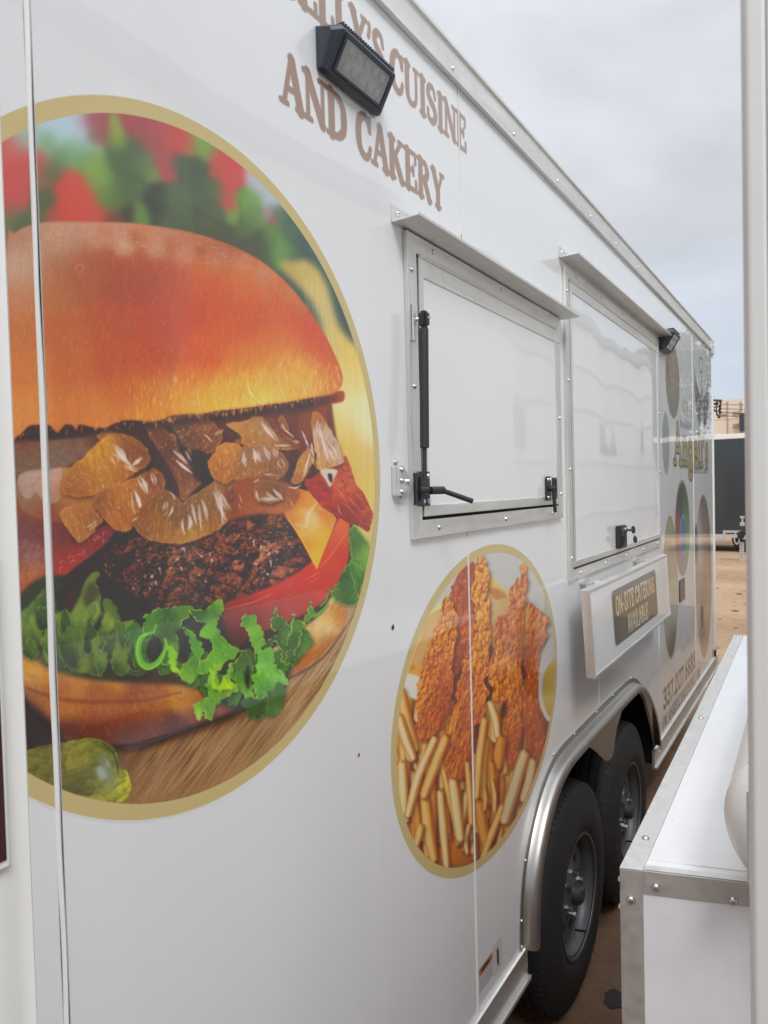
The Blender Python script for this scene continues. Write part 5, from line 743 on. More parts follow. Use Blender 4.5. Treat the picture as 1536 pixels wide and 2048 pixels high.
for s, zz in ((SEAMS[1], (Z0, 1.739)), (SEAMS[1], (2.47, Z1)), (SEAMS[2], (2.73, Z1)), (SEAMS[2], (.99, 1.515)), (SEAMS[3], (.99, 1.2)), (SEAMS[3], (2.73, Z1)), (SEAMS[4], (Z0, Z1))):
    MB().box(-.001, .0022, s - .0068, s - .0026, zz[0], zz[1]).build('seam_lip', M_SEAL, T); MB().box(-.0028, -.0002, s - .0024, s + .0024, zz[0], zz[1]).build('seam_gap', M_DARKGAP, T)
# near end: flat return, wobbly sealant bead, rounded corner post and a small dark lamp with a white bezel
MB().box(-.003, .0, .4935, .5262, .2, 2.9).build('end_panel', M_PAINT, T, bevel=.0006)
mb = MB(); zz = np.linspace(.3, 2.9, 90); V = []; F = []
for i, z in enumerate(zz):
    wob = .0007 * math.sin(z * 11) + .0005 * math.sin(z * 29 + 1); c = .5300 + wob; r = .0041 + .0009 * math.sin(z * 7 + 2)
    V += [(-.001, c - r, z), (.0022, c - r * .6, z), (.0034, c, z), (.0022, c + r * .6, z), (-.001, c + r, z)]
    if i: F += [((i - 1) * 5 + k, (i - 1) * 5 + k + 1, i * 5 + k + 1, i * 5 + k) for k in range(4)]
mb.add(V, F).build('sealant_bead', M_SEAL, T, smooth=True)
V = []; F = []; prof = [(-.03, .40), (-.012, .425), (-.002, .44), (.0, .452), (-.001, .465), (-.003, .476), (-.0035, .484), (-.001, .490), (0.0, .4928)]
for i, z in enumerate((.25, 2.9)): V += [(x, y, z) for x, y in prof]
F = [(k, k + 1, k + 1 + len(prof), k + len(prof)) for k in range(len(prof) - 1)]
MB().add(V, F).build('corner_post', M_SOFTWHITE, T, smooth=True)
MB().box(-.004, .007, .40, .4675, 1.445, 1.80, .004).build('lamp_bezel', M_SOFTWHITE, T); MB().box(.004, .0085, .40, .4625, 1.455, 1.79, .002).build('side_lamp', mat('maroon_lens', (.055, .012, .018), .2, coat=.5), T, label='narrow dark maroon side lamp')
# prints
def clip_poly(P_, lo, hi):
    def half(P_, v, keep):
        o = []
        for i in range(len(P_)):
            a, c = P_[i - 1], P_[i]; ia, ic = keep(a[0], v), keep(c[0], v)
            if ia != ic: t = (v - a[0]) / (c[0] - a[0]); o.append((v, a[1] + t * (c[1] - a[1])))
            if ic: o.append(c)
        return o
    return half(half(P_, lo, lambda a, v: a >= v), hi, lambda a, v: a <= v)
def decal(name, pts, spans, rect, img, X=.0003, parent=None, label=None, place=None, cut=False):
    y0, y1, z0, z1 = rect; m = paint(name + '_print', img, cut)
    for lo, hi in spans:
        P_ = clip_poly(pts, lo, hi)
        if len(P_) < 3: continue
        f = place or (lambda Y, Z: (X, Y, Z)); me = bpy.data.meshes.new(name); me.from_pydata([f(*p) for p in P_], [], [tuple(range(len(P_)))]); uv = me.uv_layers.new(name='UVMap')
        for l in me.loops: Y, Z = P_[l.vertex_index]; uv.data[l.index].uv = ((Y - y0) / (y1 - y0), (Z - z0) / (z1 - z0))
        if (place is None and me.polygons[0].normal.x < 0): me.flip_normals()
        me.materials.append(m); o = bpy.data.objects.new(name, me); COL.objects.link(o); o.parent = parent or T; o.matrix_parent_inverse = Matrix.Translation(-root_loc(o.parent))
        if label: o['label'] = label
ell = lambda c, ab, k=.002: [(c[0] + (ab[0] + k) * math.cos(t), c[1] + (ab[1] + k) * math.sin(t)) for t in np.linspace(0, 2 * math.pi, 120, endpoint=False)]
BC, BA = (.7976, 1.8912), (.4741, .4928); rb = (.49, 1.28, 1.39, 2.39)
decal('burger_print', ell(BC, BA), [(.4937, .5258), (SEAMS[0] + g, 1.6)], rb, make_image('burger_picture', ring_picture(paint_burger(), BC, BA, .0205, rb, 1150)), label='round printed picture of a cheeseburger in a gold ring')
CC, CA = (1.8210, 1.2794), (.5359, .4149); rc = (1.28, 2.37, .85, 1.71)
decal('chicken_print', ell(CC, CA), [(1.2, SEAMS[1] - g - .005), (SEAMS[1] + g, 2.5)], rc, make_image('chicken_picture', ring_picture(paint_chicken(), CC, CA, .0235, rc, 900)), label='oval printed picture of chicken strips and fries in a gold ring')
rl = (.95, 1.78, 2.44, 2.81); decal('lettering', [(.95, 2.45), (1.78, 2.45), (1.78, 2.80), (.95, 2.80)], [(.95, SEAMS[1] - g - .005), (SEAMS[1] + g, 1.78)], rl, make_image('lettering', paint_lettering().im, True), cut=True, label='brown serif lettering of the cuisine and cakery name')
rr = (3.93, 6.13, .505, 2.80); decal('rear_graphics', [(4.075, .505), (6.115, .505), (6.115, 2.80), (4.075, 2.80)], [(4.075, SEAMS[4] - g - .005), (SEAMS[4] + g, 6.12)], rr, make_image('rear_graphics', paint_rear().im, True), cut=True, label='winged emblem, gold name, round food pictures and telephone number')
# the web address starts left of the seam
decal('web_lettering', [(3.93, .525), (4.014, .525), (4.014, .60), (3.93, .60)], [(3.93, 4.014)], rr, bpy.data.images['rear_graphics'], cut=True)
# top rail
MB().prism([(0.001, 2.826), (.013, 2.826), (.013, 2.833), (.0075, 2.836), (.0075, 2.893), (.014, 2.897), (.014, 2.906), (-.02, 2.912), (0.001, 2.90)], -.6, 6.14, 'y').build('roof_rail', M_ALU, T, bevel=.0008)
for y in (1.25, 1.642, 2.04, 2.43, 2.82, 3.20, 3.60, 3.98, 4.41, 4.81, 5.15, 5.50, 5.85): inst(RIVET, 'rivet', T, (.0075, y, 2.852))
mb = MB().box(.002, .014, 6.02, 6.145, 2.80, 2.90, .002); cap = mb.build('corner_cap', M_ALU, T)
for dy, dz in ((.03, .02), (.06, .03), (.03, .06), (.08, .07)): inst(RIVET, 'rivet', cap, (.014, 6.03 + dy, 2.80 + dz))
MB().box(-.04, .006, 6.118, 6.15, .42, 2.80, .003).build('rear_post', M_SOFTWHITE, T)
# sill channels before and behind the wheels
for a, c in ((-.6, 2.03), (3.845, 6.235)):
    s = MB().prism([(.0, .494), (.011, .494), (.011, .506), (.004, .508), (0, .508)], a, c, 'y').prism([(-.01, .412), (.003, .412), (.003, .4935), (-.01, .4935)], a, c, 'y').prism([(-.01, .398), (.014, .398), (.014, .411), (-.01, .4115)], a, c, 'y').build('sill', M_ALU, T, bevel=.0008)
    for k in range(int((c - a) / .24)): inst(RIVET, 'rivet', s, (.003, a + .12 + k * .24, .455))
MB().box(-.004, .012, 6.07, 6.10, .51, .56, .002).build('corner_marker', M_BLACK, T)
# --- serving hatches
def hatch(y0, y1, z0, z1, fw, name, door):
    h = MB(); f = MB()
    X = .011
    def mitre(a, b_, c, d): return [a, b_, c, d]
    F_ = T
    quads = [[(y0, z0), (y0, z1), (y0 + fw, z1 - fw), (y0 + fw, z0 + fw)], [(y1, z0), (y1, z1), (y1 - fw, z1 - fw), (y1 - fw, z0 + fw)]]
    hor = [[(y0, z1), (y1, z1), (y1 - fw, z1 - fw), (y0 + fw, z1 - fw)], [(y0, z0), (y1, z0), (y1 - fw, z0 + fw), (y0 + fw, z0 + fw)]]
    root = MB().prism([(y0 + fw, z0 + fw), (y1 - fw, z0 + fw), (y1 - fw, z1 - fw), (y0 + fw, z1 - fw)], .0002, .0015).build(name, M_DARKGAP, T)
    for q in quads: MB().prism(q, .0003, X).build('frame_bar', M_ALUV, root, bevel=.0012)
    for q in hor: MB().prism(q, .0003, X - .0004).build('frame_bar', M_ALU, root, bevel=.0012)
    # door leaf: edge trim and white sheet
    gp, dw = .006, door; db = dw * .62; a0, a1, c0, c1 = y0 + fw + gp, y1 - fw - gp, z0 + fw + gp * 1.3, z1 - fw - gp
    for q in ([(a0, c0), (a0, c1), (a0 + dw * .5, c1 - dw), (a0 + dw * .5, c0 + db)], [(a1, c0), (a1, c1), (a1 - dw * .35, c1 - dw), (a1 - dw * .35, c0 + db)]): MB().prism(q, .002, .0135).build('door_trim', M_ALUV, root, bevel=.001)
    for q in ([(a0, c1), (a1, c1), (a1 - dw * .35, c1 - dw), (a0 + dw * .5, c1 - dw)], [(a0, c0), (a1, c0), (a1 - dw * .35, c0 + db), (a0 + dw * .5, c0 + db)]): MB().prism(q, .002, .0132).build('door_trim', M_ALU, root, bevel=.001)
    MB().prism([(a0 + dw * .5, c0 + db), (a1 - dw * .35, c0 + db), (a1 - dw * .35, c1 - dw), (a0 + dw * .5, c1 - dw)], .002, .0105).build('door_sheet', M_PAINT, root)
    hb = MB(); n = int((a1 - a0) / .02)
    for k in range(n): hb.cyl((.0135, a0 + k * (a1 - a0) / n, z1 - fw - .003), (.0135, a0 + (k + .93) * (a1 - a0) / n, z1 - fw - .003), .0042, 8)
    hb.build('hinge', M_ALU, root)
    nz_ = max(3, int((z1 - z0) / .22)); ny = max(3, int((y1 - y0) / .27))
    for k in range(nz_):
        zz = z0 + .08 + k * (z1 - z0 - .16) / (nz_ - 1)
        inst(SCREW, 'screw', root, (X, y0 + fw * .45, zz)); inst(SCREW, 'screw', root, (X, y1 - fw * .45, zz))
    for k in range(ny):
        yy = y0 + .12 + k * (y1 - y0 - .22) / (ny - 1); inst(SCREW, 'screw', root, (X - .0004, yy, z0 + fw * .5)); inst(SCREW, 'screw', root, (X - .0004, yy, z1 - fw * .4))
    return root
H1 = hatch(1.3885, 2.415, 1.739, 2.398, .040, 'serving_hatch', .040); H2 = hatch(2.485, 4.055, 1.517, 2.588, .036, 'serving_hatch', .034)
H1['label'] = 'smaller closed serving hatch with gas strut and two black latches'; H2['label'] = 'larger closed serving hatch with paddle lock and keys'
def rain_guard(y0, y1, z, dep=.066, up=.034):
    mb = MB().prism([(.0004, z - .001), (.004, z - .004), (dep, z - .002), (dep, z + .0045), (dep - .002, z + .0045), (dep - .002, z), (.004, z), (.0022, z + up), (.0004, z + up)], y0 + .004, y1, 'y')
    g_ = mb.build('rain_guard', M_ALU, T, bevel=.0005)
    for k in range(5): inst(SCREW, 'screw', g_, (.0022, y0 + .03 + k * (y1 - y0 - .06) / 4, z + up * .6))
rain_guard(1.337, 2.462, 2.4055); rain_guard(2.447, 4.225, 2.612)
# gas strut on the left edge of the first hatch
S_ = MB().cyl((.034, 1.4115, 2.190), (.040, 1.3905, 1.935), .0098, 16).build('gas_strut', M_PLASTIC, T, smooth=True, label='black gas strut beside the smaller hatch')
MB().box(.024, .044, 1.402, 1.424, 2.193, 2.228, .005).build('end_socket', M_PLASTIC, S_); MB().box(.012, .017, 1.398, 1.412, 2.165, 2.245, .001).build('mount_plate', M_ALU, S_)
MB().cyl((.016, 1.412, 2.212), (.048, 1.4135, 2.212), .004).build('ball_stud', M_STEEL, S_); MB().cyl((.040, 1.3905, 1.936), (.042, 1.385, 1.868), .0045, 12).build('piston_rod', M_PLASTIC, S_, smooth=True)
MB().cyl((.0395, 1.3913, 1.952), (.0396, 1.3911, 1.9505), .0102, 16).build('collar', M_BLACK, S_)
br = MB().prism([(1.316, 1.835), (1.322, 1.897), (1.341, 1.897), (1.372, 1.868), (1.372, 1.860), (1.340, 1.835)], .012, .0155).box(.0008, .012, 1.316, 1.322, 1.835, 1.897).build('strut_bracket', M_ALU, T, bevel=.0012)
for y, z in ((1.334, 1.889), (1.334, 1.866), (1.334, 1.843)): inst(SCREW, 'screw', br, (.0155, y, z))
for y, z in ((1.333, 1.905), (1.350, 1.836)): inst(SCREW, 'screw', br, (.001, y, z))
MB().cyl((.0155, 1.362, 1.864), (.020, 1.362, 1.864), .0065, 12).build('pivot_pin', M_STEEL, br)
def slotted(y0, y1, z0, z1, x0, x1, slots, n=8):
    """plate with slots cut right through: strips round each slot"""
    mb = MB(); zs = sorted({z0, z1, *[s_[2] for s_ in slots], *[s_[3] for s_ in slots]}); ys = sorted({y0, y1, *[s_[0] for s_ in slots], *[s_[1] for s_ in slots]})
    for i in range(len(zs) - 1):
        for j in range(len(ys) - 1):
            cy, cz = (ys[j] + ys[j + 1]) / 2, (zs[i] + zs[i + 1]) / 2
            if any(s_[0] < cy < s_[1] and s_[2] < cz < s_[3] for s_ in slots): continue
            mb.box(x0, x1, ys[j], ys[j + 1], zs[i], zs[i + 1])
    return mb
def latch(y, z, turn, wide):
    r_ = slotted(y, y + .042, z - .038, z + .038, .014, .018, []).build('latch', M_BLACK, T, bevel=.0015)
    for dy in (.010, .032):
        for dz in (-.028, .028): inst(SCREW, 'screw', r_, (.018, y + dy, z + dz), (0, 0, 0))
    s = -1 if turn else 1
    yk = y - .034 if turn else y + .05
    slotted(min(yk, yk + .036), max(yk, yk + .036) + .0, z - .034, z + .034, .018, .023, [(yk + .010, yk + .024, z - .026, z - .004), (yk + .010, yk + .024, z + .004, z + .026)]).build('keeper_plate', M_BLACK, r_)
    MB().cyl((.022, yk + .016, z - .002), (.034, y + .03, z - .004), .007, 12).build('latch_pin', M_BLACK, r_, smooth=True)
    if turn:
        MB().cyl((.034, y + .012, z - .004), (.048, y + .046, z - .004), .0088, 14).build('collar', M_BLACK, r_, smooth=True); MB().cyl((.046, y + .042, z - .004), (.100, y + .085, z - .030), .0058, 14).build('handle', M_BLACK, r_, smooth=True)
    else:
        MB().cyl((.032, y + .020, z + .002), (.036, y + .022, z - .075), .0056, 14).build('handle', M_BLACK, r_, smooth=True); MB().cyl((.018, y + .02, z), (.036, y + .022, z), .009, 14).build('collar', M_BLACK, r_, smooth=True)
    return r_
latch(1.412, 1.848, True, 1)['label'] = 'latch with its handle swung out to the right'; latch(2.235, 1.838, False, 1)['label'] = 'latch with its handle hanging down'
# paddle lock with keys on the larger hatch
k_ = MB().box(.0105, .034, 3.10, 3.205, 1.578, 1.672, .004).build('paddle_lock', M_BLACK, T); MB().box(.034, .038, 3.12, 3.185, 1.59, 1.63, .002).build('paddle', M_BLACK, k_)
MB().cyl((.034, 3.165, 1.652), (.042, 3.165, 1.652), .011, 14).build('key_barrel', M_STEEL, k_)
MB().cyl((.058, 3.20, 1.652), (.062, 3.203, 1.652), .016, 14).box(.040, .060, 3.166, 3.169, 1.648, 1.656).build('key', M_BLACK, k_, label='key standing in the lock')
MB().cyl((.064, 3.206, 1.610), (.068, 3.209, 1.610), .015, 14).build('key', M_BLACK, k_, label='spare key hanging from the ring'); MB().box(.064, .066, 3.204, 3.210, 1.562, 1.598).build('key_blade', M_STEEL, k_)
MB().cyl((.062, 3.206, 1.640), (.062, 3.207, 1.622), .0014, 6).build('key_ring', M_STEEL, k_)
# --- folded counter with the catering sign
Y0_, Y1_, zt, zb_, th = 2.435, 3.775, 1.497, 1.203, .030
def slabpt(Y, Z, d=0.0): return (.058 + (zt - Z) * .055 + d, Y, Z)
def slab(y0, y1, z0, z1, d0, d1): return MB().add([slabpt(Y, Z, d) for d in (d0, d1) for Y in (y0, y1) for Z in (z0, z1)], [(0, 1, 3, 2), (4, 6, 7, 5), (0, 4, 5, 1), (2, 3, 7, 6), (0, 2, 6, 4), (1, 5, 7, 3)])
cs = slab(Y0_ + .006, Y1_ - .006, zb_ + .006, zt - .006, .001, th - .002).build('folded_counter', M_PAINT, T, label='fold-down counter hanging shut with an on-site catering sign')
for a in ((Y0_, Y0_ + .010, zb_, zt, 0, th), (Y1_ - .010, Y1_, zb_, zt, 0, th)): slab(*a).build('edge_trim', M_ALUV, cs, bevel=.001)
for a in ((Y0_ + .010, Y1_ - .010, zt - .010, zt, 0, th), (Y0_ + .010, Y1_ - .010, zb_, zb_ + .010, 0, th)): slab(*a).build('edge_trim', M_ALU, cs, bevel=.001)
cat_rect = (2.715, 3.485, 1.252, 1.458)
decal('catering_sign', [(2.715, 1.252), (3.485, 1.252), (3.485, 1.458), (2.715, 1.458)], [(2, 4)], cat_rect, make_image('catering_sign', paint_catering().im), parent=cs, place=lambda Y, Z: slabpt(Y, Z, th - .0008), label='brown sign with cream block capitals')
for y in (2.62, 3.45): MB().box(.0, .05, y, y + .07, 1.490, 1.497, .001).cyl((.052, y, 1.4935), (.052, y + .07, 1.4935), .006).build('hinge', M_ALU, cs)
# small plate stickers and scuffs
def sticker(y0, y1, z0, z1, bands):
    A = Art(0, 0, 120, 90, 5, (205, 205, 205))
    for (a, b_, c_, d_, col) in bands: A.poly([(a, b_), (c_, b_), (c_, d_), (a, d_)], col, smooth=False)
    decal('warning_sticker', [(y0, z0), (y1, z0), (y1, z1), (y0, z1)], [(0, 9)], (y0, y1, z0, z1), make_image('sticker', A.im))
sticker(1.692, 1.782, .552, .618, [(3, 4, 116, 30, (190, 110, 60)), (20, 10, 90, 24, (70, 40, 30))] + [(6, 36 + k * 9, 110, 39 + k * 9, (160, 160, 160)) for k in range(6)])
sticker(1.784, 1.845, .545, .625, [(4, 4, 116, 86, (214, 212, 208)), (48, 20, 66, 66, (40, 40, 40)), (58, 30, 78, 76, (40, 40, 40))])
for (px, py), s in (((785, 1255), .006), ((717, 1510), .0035), ((190, 300), .0)):
    if s: Y, Z = at_x((px, py)); MB().add([(.0012, Y - s, Z), (.0012, Y + s * .3, Z + s * 1.3), (.0012, Y + s, Z - .2 * s), (.0012, Y, Z - s)], [(0, 1, 2, 3)]).build('scuff', M_BLACK, T)
# --- flood lamps
def flood(y, z, w_, h_, d):
    """wedge wall lamp: tall against the wall, sloping face looking down and out, finned top"""
    prof = [(.0006, z - h_ * .5), (.0006, z + h_ * .5), (d * .9, z + h_ * .36), (d, z + h_ * .24), (d * .32, z - h_ * .56), (.006, z - h_ * .6)]
    V = []; n = len(prof)
    for yy, k in ((y, .0), (y + w_ * .06, 1), (y + w_ * .94, 1), (y + w_, 0)):
        V += [(p[0] * (1 if k else .62), yy, z + (p[1] - z) * (1 if k else .9)) for p in prof]
    F = [tuple(range(n)), tuple(range(4 * n - 1, 3 * n - 1, -1))] + [(s_ * n + i, s_ * n + (i + 1) % n, (s_ + 1) * n + (i + 1) % n, (s_ + 1) * n + i) for s_ in range(3) for i in range(n)]
    r_ = MB().add(V, F).build('flood_lamp', M_NAVY, T, bevel=.0015)
    a, c = Vector((prof[3][0], 0, prof[3][1])), Vector((prof[4][0], 0, prof[4][1])); nrm = Vector((c.z - a.z, 0, -(c.x - a.x))).normalized(); nrm = nrm if nrm.x > 0 else -nrm
    def pt(u, yy, o): q_ = a.lerp(c, u) + nrm * o; return (q_.x, yy, q_.z)
    V = []
    for u, o in ((.12, .0008), (.86, .0008)):
        for yy in (y + w_ * .13, y + w_ * .87): V.append(pt(u, yy, o))
    MB().add(V, [(0, 1, 3, 2)]).build('lens', M_LENS, r_)
    leds = MB()
    for i_ in range(2):
        for j_ in range(5):
            u_, v_ = .30 + .36 * i_, .24 + .13 * j_; P4 = [pt(u_ + a_, y + w_ * (v_ + b_), .0014) for a_, b_ in ((-.09, -.035), (-.09, .035), (.09, .035), (.09, -.035))]; leds.add(P4, [(0, 1, 2, 3)])
    leds.build('led_board', mat('led_board', (.42, .44, .43), .35), r_)
    rim = MB()
    for u0, u1, ya, yb in ((.06, .12, .1, .9), (.86, .92, .1, .9), (.12, .86, .1, .13), (.12, .86, .87, .9)):
        P8 = [pt(u, y + w_ * q_, o) for o in (0, .0035) for u in (u0, u1) for q_ in (ya, yb)]; rim.add(P8, [(0, 1, 3, 2), (4, 6, 7, 5), (0, 4, 5, 1), (2, 3, 7, 6), (0, 2, 6, 4), (1, 5, 7, 3)])
    rim.build('lens_rim', M_NAVY, r_)
    fin = MB()
    for k in range(22): yy = y + w_ * (.08 + .84 * k / 21); fin.box(d * .55, d * .93, yy, yy + w_ * .018, z + h_ * .36, z + h_ * .44)
    fin.build('cooling_fins', M_NAVY, r_)
    return r_
flood(1.091, 2.638, .203, .078, .054)['label'] = 'lamp over the burger picture'
flood(4.10, 2.605, .20, .105, .080)['label'] = 'lamp beside the larger hatch'
MB().box(.0006, .006, 4.615, 4.785, 1.133, 1.265, .002).build('door_latch', mat('latch_grey', (.06, .065, .07), .3, coat=.5), T)
# --- fender
path = [(1.985, .505), (1.992, .60), (2.012, .70), (2.055, .78), (2.115, .85), (2.185, .905), (2.27, .945), (2.37, .965), (2.50, .969), (2.8, .970), (3.1, .970), (3.33, .966), (3.45, .945), (3.56, .895), (3.66, .82), (3.75, .73), (3.82, .62), (3.86, .50)]
path = [tuple(p) for p in Art(0, 0, 4, 4).curve([path[0]] + path + [path[-1]], 3)[3:-6]]
def nrm2(i):
    a, c = Vector(path[max(0, i - 1)]), Vector(path[min(len(path) - 1, i + 1)]); d = (c - a).normalized(); return Vector((d.y, -d.x))
XS = [(.0008, -.012), (.0026, -.012), (.0032, .009), (.006, .011), (.020, .0115), (.032, .014), (.040, .020), (.043, .030), (.043, .044), (.040, .046)]
V = []; F = []; m_ = len(XS)
for i, p in enumerate(path):
    n_ = nrm2(i); V += [(x, p[0] + n_.x * o, p[1] + n_.y * o) for x, o in XS]
    if i: F += [((i - 1) * m_ + k, (i - 1) * m_ + k + 1, i * m_ + k + 1, i * m_ + k) for k in range(m_ - 1)]
M_FEND = mat('rolled_aluminium', (.46, .44, .41), .38, 1.0, grain=.05, gscale=12, gstretch=(1, 1, .3))
FD = MB().add(V, F).build('fender', M_FEND, T, smooth=True)
inner = [(p[0] + nrm2(i).x * .040, p[1] + nrm2(i).y * .040) for i, p in enumerate(path)]
ap = [at_x(p, .05) for p in [(1106, 1629), (1124, 1556), (1146, 1519), (1172, 1493), (1184, 1494), (1197, 1504), (1207, 1514), (1216, 1522), (1221, 1523), (1228, 1518), (1232, 1508), (1237, 1464), (1252, 1410), (1270, 1386), (1281, 1380)]] + [(3.45, .88), (3.56, .76), (3.64, .64), (3.68, .55)]
top = [(y, min(.925, np.interp(y, [q_[0] for q_ in inner], [q_[1] for q_ in inner]) + .012)) for y in np.linspace(2.20, 3.62, 30)]
ys_ = np.linspace(2.16, 3.62, 60); tz = np.interp(ys_, [q_[0] for q_ in inner], [q_[1] for q_ in inner]) + .004; bz = np.interp(ys_, [q_[0] for q_ in ap], [q_[1] for q_ in ap]); bz = np.minimum(bz, tz - .001)
V = []; F = []
for i in range(60):
    V += [(.0405, ys_[i], tz[i]), (.0405, ys_[i], bz[i]), (.037, ys_[i], bz[i]), (.037, ys_[i], tz[i])]
    if i: F += [((i - 1) * 4 + k, (i - 1) * 4 + (k + 1) % 4, i * 4 + (k + 1) % 4, i * 4 + k) for k in range(4)]
MB().add(V, F).build('apron', M_FEND, FD, smooth=True)
for y in (1.990, 2.03, 2.30, 2.52, 2.80, 3.05, 3.36):
    z = np.interp(y, [q_[0] for q_ in path[:22]] , [q_[1] for q_ in path[:22]]) if y < 2.2 else .978
    inst(SCREW, 'screw', FD, (.0028, y - (.0 if y > 2.2 else .004), float(z) + (.0 if y > 2.2 else .012)))
inst(SCREW, 'screw', FD, (.0028, 1.986, .515))
# dark wheel well
MB().box(-.45, -.44, 2.0, 3.9, .1, 1.0).box(-.45, -.006, 2.0, 3.9, .955, .965).build('wheel_well', M_UNDER, T)
# --- wheels
def wheel(yc, zc, R):
    x0 = .004                                           # outer face of the tyre's sidewall
    disc = MB().lathe([(-.030, .022), (-.030, .055), (-.045, .085), (-.052, .135), (-.050, .165), (-.070, .178), (-.090, .186)], (x0, yc, zc), 48).build('wheel', M_RIM, T, smooth=True)
    tp = [(-.030, .196), (-.018, .206), (-.006, .222), (.0, .245), (.002, .262), (-.001, .290), (-.006, .318), (-.014, .345), (-.026, R - .012), (-.040, R - .003), (-.060, R), (-.072, R), (-.074, R - .009), (-.082, R - .009), (-.084, R), (-.108, R), (-.110, R - .009), (-.118, R - .009), (-.120, R), (-.146, R), (-.148, R - .009), (-.156, R - .009), (-.158, R), (-.176, R - .003), (-.196, R - .02), (-.214, .30), (-.214, .24), (-.20, .2)]
    ty = MB().lathe(tp, (x0, yc, zc), 96).build('tyre', M_RUBBER, disc, smooth=True)
    MB().lathe([(-.012, .196), (-.004, .214), (-.002, .216), (-.004, .219), (-.016, .203)], (x0 - .002, yc, zc), 64).build('bead_ring', M_RUBBER, disc, smooth=True)
    MB().lathe([(-.012, .214), (-.006, .211), (-.008, .203), (-.022, .198), (-.030, .190), (-.050, .186), (-.075, .184), (-.095, .172)], (x0, yc, zc), 64).build('rim', M_RIM, disc, smooth=True)
    hb = MB().cyl((x0 - .04, yc, zc), (x0 - .004, yc, zc), .036, 24, .033).cyl((x0 - .004, yc, zc), (x0 + .004, yc, zc), .031, 24, .024).build('hub_cap', mat('hub_grease_cap', (.07, .072, .075), .45, .5), disc, smooth=True)
    for k in range(6): a = k * math.pi / 3 + .3; MB().cyl((x0 - .046, yc + .070 * math.cos(a), zc + .070 * math.sin(a)), (x0 - .018, yc + .070 * math.cos(a), zc + .070 * math.sin(a)), .0105, 6).build('lug_nut', M_STEEL, disc)
    for k in range(8):
        a = k * math.pi / 4 + .1; c = (x0 - .0500, yc + .118 * math.cos(a), zc + .118 * math.sin(a)); V = [(c[0] + .0025, c[1] + .013 * math.cos(t) * math.cos(a) - .021 * math.sin(t) * math.sin(a), c[2] + .013 * math.cos(t) * math.sin(a) + .021 * math.sin(t) * math.cos(a)) for t in np.linspace(0, 2 * math.pi, 14, endpoint=False)]
        MB().add(V, [tuple(range(14))]).build('hand_hole', M_UNDER, disc)
    MB().cyl((x0 - .045, yc + .05, zc - .165), (x0 - .005, yc + .048, zc - .158), .0045, 8).build('valve_stem', M_BLACK, disc)
    tr = MB()
    for k in range(84):
        a = 2 * math.pi * k / 84; ca, sa = math.cos(a), math.sin(a); da = .022
        for (xa, xb) in ((-.030, -.058), (-.160, -.186)):
            V = []
            for aa in (a, a + da):
                for xx, rr in ((xa, R - .004 if xa > -.1 else R + .001), (xb, R + .001 if xa > -.1 else R - .012), (xa, R - .02), (xb, R - .02)): V.append((x0 + xx, yc + rr * math.cos(aa), zc + rr * math.sin(aa)))
            tr.add(V, [(0, 1, 5, 4), (0, 4, 6, 2), (1, 3, 7, 5), (0, 2, 3, 1), (4, 5, 7, 6)])
    tr.build('tread_blocks', M_RUBBER, disc, kind='stuff')
    return disc
wheel(2.577, .377, .388)['label'] = 'wheel nearer the burger picture'; wheel(3.355, .377, .388)['label'] = 'wheel farther from the burger picture'
MB().cyl((-2.3, 2.572, .385), (-.1, 2.572, .385), .038).cyl((-2.3, 3.372, .385), (-.1, 3.372, .385), .038).build('axle', M_UNDER, T); MB().box(-.62, -.52, -.5, 6.1, .30, .42).box(-1.98, -1.88, -.5, 6.1, .30, .42).build('chassis_beam', M_UNDER, T)
for yw in (2.572, 3.372): MB().lathe([(-.0, .2), (0, .36), (-.03, R_ := .385), (-.18, .385), (-.2, .36), (-.2, .2)], (-2.25, yw, .385), 40).build('tyre', M_RUBBER, T, smooth=True)

# ================================================================ the neighbouring trailer: open door beside the camera, unseen body shaped to shade the wheels
NB = thing('unseen_white_trailer', 'plain white trailer standing unseen behind the utility box with the tank', 'trailer', (2.2, 3.0, 0))
PO = thing('door_post', 'upright white post at the right edge of the view beside the tank', 'post', (.78, .59, 0))
MB().box(1.40, 2.85, .62, 5.6, .38, 3.0, .02).build('body', M_SOFTWHITE, NB)  # unseen body, shaped to shade the wheels
MB().box(1.385, 1.40, .62, 5.6, .40, .50).build('sill', M_ALU, NB)
dx0 = at_y((1497, 1024), .60)[0]
prof = [(dx0 + .004, .572), (dx0, .578), (dx0 - .0004, .588), (dx0 + .001, .600), (dx0 + .004, .606), (dx0 + .015, .606), (dx0 + .0155, .572)]
DR = MB().prism(prof, 0.0, 2.75, 'z').build('door_edge', M_SOFTWHITE, PO, bevel=.002)
MB().box(dx0 + .016, dx0 + .09, .578, .602, .0, 2.75).build('door_leaf', mat('door_sheet', (.60, .61, .63), .4, coat=.3, crough=.1), PO)
for z in (2.035, 1.88, 1.785, 1.65, 1.5): MB().dome((dx0 + .002, .598, z), .0042, .0026, (-1, 0, 0)).build('rivet_head', M_SOFTWHITE, DR)
for yw in (3.6, 4.4): MB().lathe([(0, .2), (0, .33), (.03, .36), (.17, .36), (.2, .33), (.2, .2)], (1.42, yw, .36), 40).build('tyre', M_RUBBER, NB, smooth=True)

